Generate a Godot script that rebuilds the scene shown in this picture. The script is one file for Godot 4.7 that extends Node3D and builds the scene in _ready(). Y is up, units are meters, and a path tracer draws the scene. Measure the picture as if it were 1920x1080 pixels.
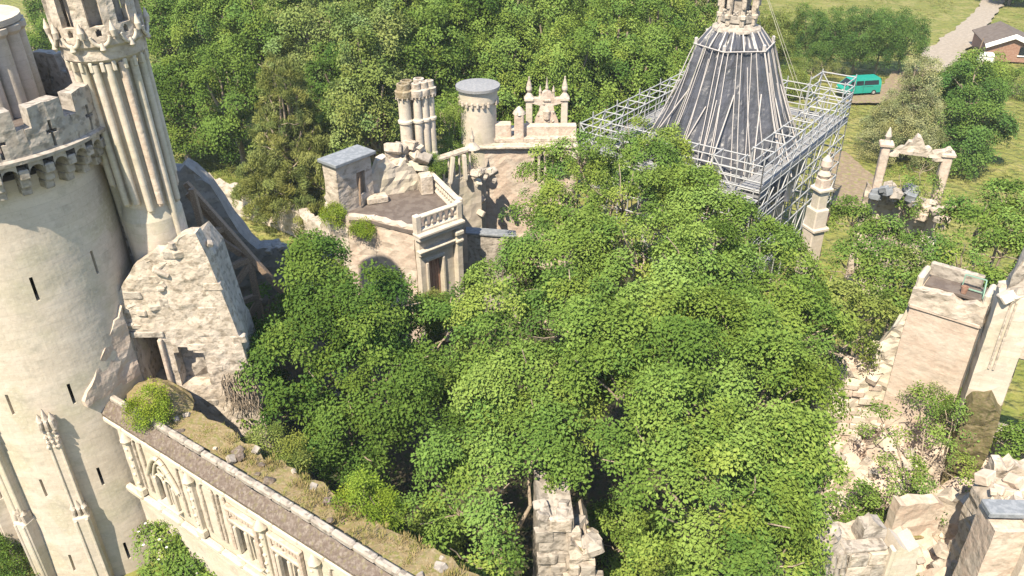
extends Node3D
# A ruined neo-gothic castle grown over by trees, seen from the air.

var M := {}
var nz := FastNoiseLite.new()
var rng := RandomNumberGenerator.new()
var TUBE: Mesh
var BAR: Mesh
var BLOCKS: Array = []
var SPRAY := {}
var SOLID := func(_x: float, _y: float) -> bool: return false
var SAME := func(p: Vector3) -> Vector3: return p


class Mb:
	var v := PackedVector3Array()
	var n := PackedVector3Array()

	func tri(a: Vector3, b: Vector3, c: Vector3) -> void:
		var nn := (c - a).cross(b - a).normalized()
		v.append_array([a, b, c]); n.append_array([nn, nn, nn])

	func face(p: Array, out: Vector3) -> void:          # a flat polygon turned so that it faces «out»
		var nn := Vector3.ZERO
		for i in range(1, p.size() - 1):
			nn += (p[i + 1] - p[0]).cross(p[i] - p[0])
		if nn.length_squared() < 1e-12:
			return
		if nn.dot(out) < 0.0:
			p = p.duplicate(); p.reverse()
		for i in range(1, p.size() - 1):
			tri(p[0], p[i], p[i + 1])

	func smooth(a: Vector3, b: Vector3, c: Vector3, na: Vector3, nb: Vector3, nc: Vector3) -> void:
		if (c - a).cross(b - a).dot(na + nb + nc) < 0.0:
			v.append_array([a, c, b]); n.append_array([na, nc, nb])
		else:
			v.append_array([a, b, c]); n.append_array([na, nb, nc])

	func box(c: Vector3, s: Vector3, bev := 0.02, b := Basis.IDENTITY) -> void:
		var h := s * 0.5
		bev = minf(bev, minf(h.x, minf(h.y, h.z)) * 0.6)
		var P := func(g: Vector3, k: int) -> Vector3:
			var q := Vector3(g.x * (h.x - bev), g.y * (h.y - bev), g.z * (h.z - bev))
			q[k] = g[k] * h[k]
			return c + b * q
		for k in 3:
			var i: int = (k + 1) % 3
			var j: int = (k + 2) % 3
			for s1 in [-1.0, 1.0]:
				var q := []
				for w in [[-1, -1], [1, -1], [1, 1], [-1, 1]]:
					var g := Vector3.ZERO
					g[k] = s1; g[i] = w[0]; g[j] = w[1]
					q.append(P.call(g, k))
				var o := Vector3.ZERO
				o[k] = s1
				face(q, b * o)
				for s2 in [-1.0, 1.0]:
					var g1 := Vector3.ZERO
					g1[k] = s1; g1[i] = s2; g1[j] = -1.0
					var g2 := g1
					g2[j] = 1.0
					var oo := Vector3.ZERO
					oo[k] = s1; oo[i] = s2
					face([P.call(g1, k), P.call(g1, i), P.call(g2, i), P.call(g2, k)], b * oo)
		for x in [-1.0, 1.0]:
			for y in [-1.0, 1.0]:
				for z in [-1.0, 1.0]:
					var g := Vector3(x, y, z)
					face([P.call(g, 0), P.call(g, 1), P.call(g, 2)], b * g)

	func tube(a: Vector3, b: Vector3, r0: float, r1: float, k := 8, cap := true) -> void:
		var d := (b - a).normalized()
		var x := (Vector3.UP if absf(d.y) < 0.95 else Vector3.RIGHT).cross(d).normalized()
		var z := x.cross(d)
		for i in k:
			var t0 := TAU * i / k
			var t1 := TAU * (i + 1) / k
			var n0 := x * cos(t0) + z * sin(t0)
			var n1 := x * cos(t1) + z * sin(t1)
			smooth(a + n0 * r0, b + n0 * r1, b + n1 * r1, n0, n0, n1)
			smooth(a + n0 * r0, b + n1 * r1, a + n1 * r0, n0, n1, n1)
			if cap:
				face([a, a + n0 * r0, a + n1 * r0], -d)
				face([b, b + n0 * r1, b + n1 * r1], d)

	func lathe(prof: Array, segs: int, c := Vector3.ZERO, a0 := 0.0, a1 := TAU, flat := false, wob := 0.0) -> void:
		for i in segs:
			var t0 := lerpf(a0, a1, float(i) / segs)
			var t1 := lerpf(a0, a1, float(i + 1) / segs)
			var d0 := Vector3(sin(t0), 0, cos(t0))
			var d1 := Vector3(sin(t1), 0, cos(t1))
			for j in prof.size() - 1:
				var p: Vector2 = prof[j]
				var q: Vector2 = prof[j + 1]
				var u := (q - p)
				if u.length() < 1e-5:
					continue
				var k := Vector2(u.y, -u.x).normalized()
				var w0 := 1.0 + wob * sin(t0 * 5.0 + p.y * 3.0)
				var w1 := 1.0 + wob * sin(t1 * 5.0 + p.y * 3.0)
				var A := c + d0 * p.x * w0 + Vector3.UP * p.y
				var B := c + d0 * q.x * w0 + Vector3.UP * q.y
				var C := c + d1 * q.x * w1 + Vector3.UP * q.y
				var D := c + d1 * p.x * w1 + Vector3.UP * p.y
				var n0 := d0 * k.x + Vector3.UP * k.y
				var n1 := d1 * k.x + Vector3.UP * k.y
				if flat:
					face([A, B, C, D], n0 + n1)
				else:
					if q.x > 1e-4: smooth(A, B, C, n0, n0, n1)
					if p.x > 1e-4: smooth(A, C, D, n0, n1, n1)

	func extrude(poly: Array, z0: float, z1: float, xf := Transform3D.IDENTITY) -> void:   # polygon in x, y pulled along z
		var pp := PackedVector2Array(poly)
		var t := Geometry2D.triangulate_polygon(pp)
		for i in range(0, t.size(), 3):
			for z in [z0, z1]:
				var q := []
				for k in 3:
					q.append(xf * Vector3(pp[t[i + k]].x, pp[t[i + k]].y, z))
				face(q, xf.basis * Vector3(0, 0, signf(z - (z0 + z1) * 0.5)))
		var ccw := not Geometry2D.is_polygon_clockwise(pp)
		for i in pp.size():
			var a := pp[i]
			var b := pp[(i + 1) % pp.size()]
			var o := Vector3(b.y - a.y, a.x - b.x, 0) * (1.0 if ccw else -1.0)
			# Geometry2D counts y downwards, so test the side instead of trusting the winding
			var mid := (a + b) * 0.5 + Vector2(o.x, o.y).normalized() * 0.002
			if Geometry2D.is_point_in_polygon(mid, pp):
				o = -o
			face([xf * Vector3(a.x, a.y, z0), xf * Vector3(b.x, b.y, z0), xf * Vector3(b.x, b.y, z1), xf * Vector3(a.x, a.y, z1)], xf.basis * o)

	func prism(plan: Array, y0: float, y1: float) -> void:                                   # plan of (x, z) pulled up
		var q := []
		for p in plan:
			q.append(Vector2(p.x, -p.y))
		extrude(q, y0, y1, Transform3D(Basis(Vector3(1, 0, 0), Vector3(0, 0, -1), Vector3(0, 1, 0)), Vector3.ZERO))

	func mesh() -> ArrayMesh:
		var a := []
		a.resize(Mesh.ARRAY_MAX)
		a[Mesh.ARRAY_VERTEX] = v
		a[Mesh.ARRAY_NORMAL] = n
		var m := ArrayMesh.new()
		m.add_surface_from_arrays(Mesh.PRIMITIVE_TRIANGLES, a)
		return m


# ---- scene helpers ----------------------------------------------------------------------------
func thing(called: String, label: String, category: String, at := Vector3.ZERO, turn := 0.0, group := "") -> Node3D:
	var o := Node3D.new()
	o.name = called
	o.position = at
	o.rotation.y = turn
	add_child(o, true)
	meta(o, label, category, group)
	return o


func meta(o: Node, label: String, category := "", group := "", kind := "") -> void:
	if label: o.set_meta("label", label)
	if category: o.set_meta("category", category)
	if group: o.set_meta("group", group)
	if kind: o.set_meta("kind", kind)


func part(parent: Node, called: String, m: Variant, mat: Material, label := "") -> MeshInstance3D:
	var o := MeshInstance3D.new()
	o.name = called
	o.mesh = m.mesh() if m is Mb else m
	o.material_override = mat
	parent.add_child(o, true)
	if label: o.set_meta("label", label)
	return o


func along(d: Vector3) -> Basis:
	var y := d.normalized()
	var x := (Vector3.UP if absf(y.y) < 0.95 else Vector3.RIGHT).cross(y).normalized()
	return Basis(x, y, x.cross(y))


func stick(parent: Node, called: String, m: Mesh, a: Vector3, b: Vector3, w: float, h: float, mat: Material) -> MeshInstance3D:
	var o := part(parent, called, m, mat)
	var k := along(b - a)
	o.transform = Transform3D(Basis(k.x * w, k.y * (b - a).length(), k.z * h), (a + b) * 0.5)
	return o


func boxp(parent: Node, called: String, c: Vector3, s: Vector3, mat: Material, bev := 0.03) -> MeshInstance3D:
	var b := Mb.new()
	b.box(Vector3.ZERO, s, bev)
	var o := part(parent, called, b, mat)
	o.position = c
	return o


func lines(length: float, cell: float, extra: Array, from := 0.0) -> PackedFloat32Array:
	var q := []
	var k := maxi(1, int(round((length - from) / cell)))
	for i in k + 1:
		var x := lerpf(from, length, float(i) / k)
		var clear := true
		for e in extra:
			if absf(e - x) < cell * 0.45 and i > 0 and i < k:
				clear = false
		if clear:
			q.append(x)
	for e in extra:
		if e > from and e < length:
			q.append(e)
	q.sort()
	return PackedFloat32Array(q)


# a weathered wall: x along it, z = 0 its front, z = -t its back, with a ragged top and openings cut right through
func rough(xs: PackedFloat32Array, ys: PackedFloat32Array, t: float, top: Callable, hole: Callable, amp := 0.05, freq := 1.2, bend := SAME, salt := 0.0) -> Mb:
	var m := Mb.new()
	var F := []
	var B := []
	var nx := xs.size()
	var ny := ys.size()
	for i in nx:
		var tp: float = top.call(xs[i])
		for j in ny:
			var y := minf(ys[j], tp)
			for side in 2:
				var p := Vector3(xs[i], y, -t * side)
				var q := p * freq + Vector3(salt, salt * 1.7, 0)
				var edge := 1.0 if y < tp - 0.01 else 1.6
				p += Vector3(nz.get_noise_3dv(q * 10.0) * 0.5, nz.get_noise_3dv(q * 10.0 + Vector3(91, 0, 0)) * 0.5, nz.get_noise_3dv(q * 10.0 + Vector3(0, 57, 0))) * amp * 2.0 * edge
				p = bend.call(p)
				(F if side == 0 else B).append(p)
	var solid := []
	for i in nx - 1:
		for j in ny - 1:
			var ct := minf(top.call(xs[i]), top.call(xs[i + 1]))
			var ok: bool = ys[j] < maxf(top.call(xs[i]), top.call(xs[i + 1])) - 0.001
			if ok and hole.call((xs[i] + xs[i + 1]) * 0.5, (ys[j] + minf(ys[j + 1], maxf(ct, ys[j]))) * 0.5):
				ok = false
			solid.append(ok)
	for i in nx - 1:
		for j in ny - 1:
			if not solid[i * (ny - 1) + j]:
				continue
			var a := i * ny + j
			var b := (i + 1) * ny + j
			var out: Vector3 = F[a] - B[a]
			m.face([F[a], F[b], F[b + 1]], out)
			m.face([F[a], F[b + 1], F[a + 1]], out)
			m.face([B[a], B[b], B[b + 1]], -out)
			m.face([B[a], B[b + 1], B[a + 1]], -out)
			var mid: Vector3 = (F[a] + F[b + 1]) * 0.5
			for w in [[i - 1, j, a, a + 1], [i + 1, j, b, b + 1], [i, j - 1, a, b], [i, j + 1, a + 1, b + 1]]:
				var open: bool = w[0] < 0 or w[0] > nx - 2 or w[1] < 0 or w[1] > ny - 2
				if not open:
					open = not solid[w[0] * (ny - 1) + w[1]]
				if open:
					var e: Vector3 = (F[w[2]] + F[w[3]]) * 0.5
					m.face([F[w[2]], F[w[3]], B[w[3]], B[w[2]]], e - mid)
	return m


func ragged(list: Array, length: float, salt: float, amp := 0.25) -> Callable:      # heights along a broken wall top
	return func(x: float) -> float:
		var u := clampf(x / length, 0.0, 1.0) * (list.size() - 1)
		var i := mini(int(u), list.size() - 2)
		var y := lerpf(list[i], list[i + 1], u - i)
		return y + snappedf(nz.get_noise_2d(x * 22.0, salt * 40.0) * amp * 2.0, 0.1)


func outline(pts: Array, salt: float, amp := 0.2) -> Callable:                          # heights from (x, y) pairs
	return func(x: float) -> float:
		var y: float = pts[0][1]
		for i in pts.size() - 1:
			if x >= pts[i][0]:
				y = lerpf(pts[i][1], pts[i + 1][1], clampf((x - pts[i][0]) / (pts[i + 1][0] - pts[i][0]), 0.0, 1.0))
		return y + snappedf(nz.get_noise_2d(x * 22.0, salt * 40.0) * amp * 2.0, 0.1)


func level(y: float) -> Callable:
	return func(_x: float) -> float: return y


func ruin(parent: Node, called: String, length: float, y0: float, tops: Array, t: float, mat: Material, amp := 0.08, cell := 0.3, salt := 1.0, hole := SOLID, ex := [], ey := [], jag := 0.25) -> MeshInstance3D:
	var hi := 0.0
	for q in tops:
		hi = maxf(hi, q)
	return part(parent, called, rough(lines(length, cell, ex), lines(hi + jag, cell, ey, y0), t, ragged(tops, length, salt, jag), hole, amp, 1.1, SAME, salt), mat)


# single stones standing proud of a wall face (local x along, y up, z out)
func stones(parent: Node, x0: float, x1: float, y0: float, y1: float, z: float, inside: Callable, mats: Array, proud := 0.06, row := 0.32, wide := 0.55, share := 1.0) -> void:
	var y := y0
	while y < y1:
		var x := x0 - rng.randf() * wide * 0.6
		while x < x1:
			var w := wide * rng.randf_range(0.65, 1.35)
			if inside.call(x + w * 0.5, y + row * 0.5) and rng.randf() < share:
				var o := part(parent, "stone", BLOCKS[rng.randi() % BLOCKS.size()], mats[rng.randi() % mats.size()])
				var d := 0.3
				o.transform = Transform3D(Basis.from_euler(Vector3(rng.randfn() * 0.02, rng.randfn() * 0.03, rng.randfn() * 0.015)) * Basis.from_scale(Vector3(w - 0.03, row - 0.025, d)), Vector3(x + w * 0.5, y + row * 0.5, z - d * 0.5 + rng.randf() * proud + 0.012))
			x += w
		y += row


func rubble(parent: Node, n: int, c: Vector3, s: Vector3, mats: Array, lo := 0.15, hi := 0.4) -> void:
	for i in n:
		var o := part(parent, "stone", BLOCKS[rng.randi() % BLOCKS.size()], mats[rng.randi() % mats.size()])
		var k := rng.randf_range(lo, hi)
		o.transform = Transform3D(Basis.from_euler(Vector3(rng.randf() * 0.6, rng.randf() * TAU, rng.randf() * 0.6)) * Basis.from_scale(Vector3(k * 1.3, k * 0.8, k)), c + Vector3(rng.randf_range(-1, 1) * s.x, rng.randf_range(-1, 1) * s.y, rng.randf_range(-1, 1) * s.z) * 0.5)


# ---- materials --------------------------------------------------------------------------------
func noise(sd: int, f: float, oct := 4) -> FastNoiseLite:
	var q := FastNoiseLite.new()
	q.seed = sd
	q.noise_type = FastNoiseLite.TYPE_SIMPLEX_SMOOTH
	q.frequency = f
	q.fractal_octaves = oct
	return q


# colours given linear; layers mix between them: [[noise frequency, octaves, colour, lower edge, upper edge, strength], ...]
func picture(size: int, base: Color, layers: Array, sd: int, courses := 0) -> ImageTexture:
	var im := Image.create_empty(size, size, false, Image.FORMAT_RGB8)
	var fields := []
	for i in layers.size():
		fields.append(noise(sd + i * 13, layers[i][0], layers[i][1]).get_seamless_image(size, size).get_data())
	var tone := []
	for i in 4096:
		tone.append(rng.randf_range(-1, 1))
	var rows := maxi(courses, 1)
	for y in size:
		var cy := int(float(y) * rows / size)
		var fy := fposmod(float(y) * rows / size, 1.0)
		for x in size:
			var c := base
			var at := y * size + x
			for i in layers.size():
				var L: Array = layers[i]
				var k := smoothstep(L[3], L[4], fields[i][at] / 255.0) * float(L[5])
				c = c.lerp(L[2], k)
			if courses:
				var ux := float(x) * rows * 0.5 / size + (0.5 if cy % 2 else 0.0)
				var bx := int(ux)
				var k2: float = 1.0 + 0.05 * tone[(cy * 57 + (bx % (rows / 2)) * 7) % 4096]
				if fy < 0.05 or fposmod(ux, 1.0) < 0.025:
					k2 *= 0.9
				c = Color(c.r * k2, c.g * k2, c.b * k2)
			im.set_pixel(x, y, c.linear_to_srgb())
	return ImageTexture.create_from_image(im)


func bumps(size: int, f: float, oct: int, sd: int, strength: float) -> ImageTexture:
	var im := noise(sd, f, oct).get_seamless_image(size, size)
	im.convert(Image.FORMAT_RGBA8)
	im.bump_map_to_normal_map(strength)
	return ImageTexture.create_from_image(im)


func surf(tex: Texture2D, metres: float, rough_ := 0.9, nrm: Texture2D = null, nscale := 1.0, world := true) -> StandardMaterial3D:
	var m := StandardMaterial3D.new()
	m.albedo_texture = tex
	m.roughness = rough_
	m.metallic_specular = 0.3
	m.uv1_triplanar = true
	m.uv1_world_triplanar = world
	m.uv1_scale = Vector3.ONE / metres
	if nrm:
		m.normal_enabled = true
		m.normal_texture = nrm
		m.normal_scale = nscale
	return m


func plain(c: Color, r := 0.8, metal := 0.0) -> StandardMaterial3D:
	var m := StandardMaterial3D.new()
	m.albedo_color = c.linear_to_srgb()
	m.roughness = r
	m.metallic = metal
	m.metallic_specular = 0.35
	return m


func materials() -> void:
	var bump := bumps(512, 0.02, 5, 5, 6.0)
	var C := func(r: float, g: float, b: float) -> Color: return Color(r, g, b)
	M.stone = surf(picture(512, C.call(0.475, 0.415, 0.345), [[0.006, 4, C.call(0.53, 0.47, 0.405), 0.45, 0.75, 0.7], [0.004, 3, C.call(0.40, 0.37, 0.275), 0.52, 0.78, 0.7], [0.012, 5, C.call(0.33, 0.30, 0.25), 0.58, 0.85, 0.55], [0.05, 3, C.call(0.56, 0.51, 0.43), 0.5, 0.9, 0.5], [0.09, 3, C.call(0.26, 0.22, 0.17), 0.68, 0.9, 0.4]], 3, 16), 5.3, 0.92, bump, 0.22)
	M.pink = surf(picture(512, C.call(0.44, 0.35, 0.285), [[0.008, 4, C.call(0.49, 0.425, 0.36), 0.42, 0.7, 0.8], [0.015, 5, C.call(0.30, 0.25, 0.20), 0.58, 0.85, 0.6], [0.05, 3, C.call(0.56, 0.49, 0.41), 0.5, 0.9, 0.5]], 23, 16), 5.1, 0.92, bump, 0.6)
	M.worn = surf(picture(512, C.call(0.40, 0.345, 0.285), [[0.01, 5, C.call(0.48, 0.42, 0.355), 0.4, 0.65, 0.9], [0.018, 5, C.call(0.20, 0.165, 0.125), 0.55, 0.8, 0.75], [0.06, 4, C.call(0.14, 0.12, 0.10), 0.65, 0.85, 0.6]], 41), 4.3, 0.95, bump, 0.9)
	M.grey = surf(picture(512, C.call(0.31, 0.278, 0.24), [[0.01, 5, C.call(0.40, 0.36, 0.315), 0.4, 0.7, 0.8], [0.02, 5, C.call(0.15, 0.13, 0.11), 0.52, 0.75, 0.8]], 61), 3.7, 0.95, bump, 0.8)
	M.lichen = surf(picture(512, C.call(0.125, 0.098, 0.082), [[0.03, 5, C.call(0.25, 0.215, 0.185), 0.5, 0.72, 0.8], [0.05, 5, C.call(0.07, 0.055, 0.045), 0.5, 0.8, 0.8], [0.02, 4, C.call(0.19, 0.175, 0.07), 0.6, 0.8, 0.6]], 81), 2.9, 1.0, bump, 1.2)
	M.moss = surf(picture(512, C.call(0.20, 0.155, 0.085), [[0.015, 5, C.call(0.15, 0.15, 0.045), 0.45, 0.7, 0.9], [0.03, 5, C.call(0.28, 0.23, 0.15), 0.55, 0.8, 0.8]], 91), 2.3, 1.0, bump, 1.4)
	M.tan = surf(picture(256, C.call(0.24, 0.19, 0.125), [[0.02, 5, C.call(0.33, 0.28, 0.20), 0.42, 0.7, 0.9], [0.04, 5, C.call(0.13, 0.11, 0.06), 0.5, 0.8, 0.8]], 231), 1.9, 1.0, bump, 0.8)
	M.turf = surf(picture(256, C.call(0.125, 0.105, 0.055), [[0.02, 5, C.call(0.19, 0.155, 0.095), 0.42, 0.7, 0.9], [0.04, 5, C.call(0.075, 0.085, 0.025), 0.5, 0.8, 0.8]], 221), 1.9, 1.0, bump, 1.5)
	M.field = surf(picture(1024, C.call(0.165, 0.170, 0.048), [[0.006, 5, C.call(0.215, 0.20, 0.075), 0.45, 0.75, 0.9], [0.012, 5, C.call(0.115, 0.145, 0.032), 0.5, 0.8, 0.8], [0.05, 4, C.call(0.11, 0.14, 0.03), 0.55, 0.8, 0.6]], 101), 31.0, 1.0, bumps(512, 0.06, 5, 15, 8.0), 1.0)
	M.dirt = surf(picture(512, C.call(0.19, 0.145, 0.10), [[0.02, 5, C.call(0.24, 0.19, 0.13), 0.45, 0.7, 0.8], [0.02, 5, C.call(0.18, 0.185, 0.06), 0.58, 0.8, 0.8]], 111), 6.0, 1.0, bump, 0.8)
	M.gravel = surf(picture(512, C.call(0.25, 0.215, 0.175), [[0.02, 5, C.call(0.30, 0.26, 0.215), 0.45, 0.7, 0.8], [0.05, 4, C.call(0.30, 0.26, 0.20), 0.58, 0.8, 0.6]], 121), 7.0, 1.0, bump, 0.6)
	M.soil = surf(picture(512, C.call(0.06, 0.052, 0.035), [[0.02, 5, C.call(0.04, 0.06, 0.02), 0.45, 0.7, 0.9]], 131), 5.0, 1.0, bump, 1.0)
	M.tarp = surf(picture(512, C.call(0.056, 0.058, 0.070), [[0.006, 3, C.call(0.080, 0.082, 0.098), 0.45, 0.75, 0.8]], 141), 4.0, 0.40, bumps(512, 0.010, 3, 25, 8.0), 0.8)
	M.tarp.metallic_specular = 0.5
	M.wood = surf(picture(512, C.call(0.20, 0.145, 0.105), [[0.03, 5, C.call(0.28, 0.21, 0.155), 0.4, 0.7, 0.8], [0.06, 4, C.call(0.10, 0.07, 0.05), 0.6, 0.85, 0.7]], 151), 1.5, 0.9, bump, 0.6)
	M.batten = plain(Color(0.40, 0.375, 0.36), 0.85)
	M.rope = plain(Color(0.40, 0.38, 0.30), 0.9)
	M.bark = surf(picture(256, C.call(0.26, 0.21, 0.16), [[0.03, 5, C.call(0.38, 0.32, 0.25), 0.4, 0.7, 0.8], [0.06, 4, C.call(0.09, 0.07, 0.05), 0.6, 0.85, 0.7]], 161), 1.2, 0.95, bump, 0.8)
	M.steel = plain(Color(0.35, 0.357, 0.36), 0.55, 0.15)
	M.deck = surf(picture(256, C.call(0.20, 0.205, 0.215), [[0.03, 4, C.call(0.27, 0.27, 0.27), 0.4, 0.7, 0.8], [0.05, 4, C.call(0.21, 0.20, 0.19), 0.6, 0.85, 0.6]], 171), 1.7, 0.6, bump, 0.4)
	M.slate = surf(picture(256, C.call(0.17, 0.185, 0.205), [[0.02, 4, C.call(0.24, 0.255, 0.275), 0.4, 0.7, 0.8], [0.05, 4, C.call(0.13, 0.145, 0.16), 0.6, 0.85, 0.6]], 181), 2.1, 0.7, bump, 0.4)
	M.floor = surf(picture(256, C.call(0.105, 0.085, 0.075), [[0.015, 5, C.call(0.145, 0.122, 0.108), 0.4, 0.7, 0.8], [0.04, 4, C.call(0.13, 0.105, 0.09), 0.6, 0.85, 0.7]], 191), 2.7, 0.95, bump, 0.5)
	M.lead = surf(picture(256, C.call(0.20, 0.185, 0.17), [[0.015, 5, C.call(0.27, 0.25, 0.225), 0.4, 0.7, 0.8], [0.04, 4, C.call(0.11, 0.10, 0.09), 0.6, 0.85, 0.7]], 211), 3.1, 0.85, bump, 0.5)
	M.dark = plain(Color(0.012, 0.011, 0.010), 0.95)
	M.white = plain(Color(0.78, 0.77, 0.74), 0.6)
	M.brick = surf(picture(256, C.call(0.26, 0.15, 0.11), [[0.03, 4, C.call(0.32, 0.21, 0.16), 0.4, 0.7, 0.8], [0.05, 4, C.call(0.24, 0.14, 0.10), 0.6, 0.85, 0.6]], 201), 2.0, 0.9, bump, 0.5)
	M.teal = plain(Color(0.012, 0.27, 0.215), 0.35)
	M.teal.clearcoat_enabled = true
	M.teal.clearcoat = 0.6
	M.teal.clearcoat_roughness = 0.15
	M.glass = plain(Color(0.015, 0.02, 0.025), 0.12)
	M.rubber = plain(Color(0.03, 0.03, 0.03), 0.85)
	M.hub = plain(Color(0.5, 0.5, 0.5), 0.4, 0.5)
	M.green_metal = plain(Color(0.20, 0.33, 0.26), 0.7)
	M.lamp_glass = plain(Color(0.6, 0.58, 0.5), 0.2)
	M.tail_red = plain(Color(0.3, 0.02, 0.015), 0.3)
	M.leaf = StandardMaterial3D.new()
	M.leaf.vertex_color_use_as_albedo = true
	M.leaf.roughness = 0.8
	M.leaf.metallic_specular = 0.12
	M.leaf.backlight_enabled = true
	M.leaf.backlight = Color(0.36, 0.40, 0.12)
	M.leaf.cull_mode = BaseMaterial3D.CULL_DISABLED
	M.petal = plain(Color(0.75, 0.75, 0.70), 0.7)


# ---- foliage ----------------------------------------------------------------------------------
func spray_mesh(kind: String) -> ArrayMesh:
	var m := Mb.new()
	var r := RandomNumberGenerator.new()
	r.seed = 77
	var put := func(o: Vector3, d: Vector3, w: float, droop: float) -> void:
		var side := d.cross(Vector3.UP)
		side = (side.normalized() if side.length() > 0.05 else Vector3.RIGHT).rotated(d.normalized(), r.randf_range(-0.9, 0.9))
		var mid := o + d * 0.5
		var tip := o + d + Vector3.DOWN * droop
		m.tri(o, mid + side * w, tip)
		m.tri(o, tip, mid - side * w)
	if kind == "broad":
		for i in 24:
			var az := TAU * (i * 0.381966)
			var el := lerpf(-0.5, 1.3, float(i) / 24.0) + r.randf_range(-0.25, 0.25)
			var d := Vector3(cos(az) * cos(el), sin(el) * 0.75, sin(az) * cos(el))
			put.call(d * r.randf_range(0.15, 0.85), Vector3(d.x + r.randf_range(-0.5, 0.5), d.y * 0.4 + r.randf_range(-0.3, 0.3), d.z + r.randf_range(-0.5, 0.5)).normalized() * r.randf_range(0.28, 0.42), r.randf_range(0.09, 0.14), 0.08)
	elif kind == "fine":
		for i in 26:
			var az := TAU * (i * 0.381966)
			var el := lerpf(-0.6, 1.3, float(i) / 26.0) + r.randf_range(-0.2, 0.2)
			var d := Vector3(cos(az) * cos(el), sin(el), sin(az) * cos(el))
			put.call(d * r.randf_range(0.1, 0.75), d * r.randf_range(0.22, 0.36), r.randf_range(0.05, 0.085), 0.06)
	elif kind == "weeping":
		for i in 14:
			var az := TAU * (i * 0.381966)
			var o := Vector3(cos(az), 0, sin(az)) * r.randf_range(0.1, 0.6)
			for k in 3:
				put.call(o + Vector3.DOWN * k * 0.32, Vector3(r.randf_range(-0.14, 0.14), -0.46, r.randf_range(-0.14, 0.14)), 0.05, 0.0)
	elif kind == "needle":
		for i in 30:
			var az := TAU * (i * 0.381966)
			var el := lerpf(-0.4, 1.4, float(i) / 30.0)
			var d := Vector3(cos(az) * cos(el), sin(el), sin(az) * cos(el))
			put.call(d * 0.15, d * r.randf_range(0.6, 0.95), 0.04, 0.05)
	elif kind == "grass":
		for i in 9:
			var az := TAU * (i * 0.381966)
			put.call(Vector3(cos(az), 0, sin(az)) * 0.25 * r.randf(), Vector3(cos(az) * 0.35, r.randf_range(0.6, 1.0), sin(az) * 0.35), 0.045, 0.05)
	return m.mesh()


const PAL := {                                   # linear leaf colours, dark to light
	"dark": [Color(0.048, 0.092, 0.018), Color(0.080, 0.137, 0.026), Color(0.123, 0.188, 0.038)],
	"mid": [Color(0.073, 0.127, 0.026), Color(0.123, 0.190, 0.038), Color(0.181, 0.250, 0.056)],
	"light": [Color(0.077, 0.133, 0.025), Color(0.130, 0.200, 0.040), Color(0.194, 0.265, 0.060)],
	"yellow": [Color(0.094, 0.129, 0.028), Color(0.150, 0.191, 0.044), Color(0.212, 0.246, 0.067)],
	"pale": [Color(0.089, 0.133, 0.032), Color(0.140, 0.191, 0.053), Color(0.200, 0.245, 0.082)],
	"lime": [Color(0.110, 0.165, 0.018), Color(0.165, 0.230, 0.026), Color(0.220, 0.280, 0.040)],
	"olive": [Color(0.113, 0.138, 0.038), Color(0.171, 0.196, 0.058), Color(0.239, 0.261, 0.087)],
	"pine": [Color(0.143, 0.165, 0.069), Color(0.225, 0.247, 0.112), Color(0.315, 0.323, 0.173)],
	"hedge": [Color(0.048, 0.098, 0.024), Color(0.077, 0.144, 0.034), Color(0.118, 0.192, 0.048)],
	"straw": [Color(0.260, 0.205, 0.090), Color(0.310, 0.250, 0.120), Color(0.200, 0.200, 0.060)],
}


func cloud(parent: Node, called: String, kind: String, spots: Array, mat: Material = null) -> MultiMeshInstance3D:     # spots: [Transform3D, Color]
	var mm := MultiMesh.new()
	mm.transform_format = MultiMesh.TRANSFORM_3D
	mm.use_colors = true
	mm.mesh = SPRAY[kind]
	mm.instance_count = spots.size()
	for i in spots.size():
		mm.set_instance_transform(i, spots[i][0])
		mm.set_instance_color(i, spots[i][1])
	var o := MultiMeshInstance3D.new()
	o.name = called
	o.multimesh = mm
	o.material_override = mat if mat else M.leaf
	parent.add_child(o, true)
	return o


func rdir() -> Vector3:
	var z := rng.randf_range(-1, 1)
	var a := rng.randf() * TAU
	var q := sqrt(1.0 - z * z)
	return Vector3(cos(a) * q, z, sin(a) * q)


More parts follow.
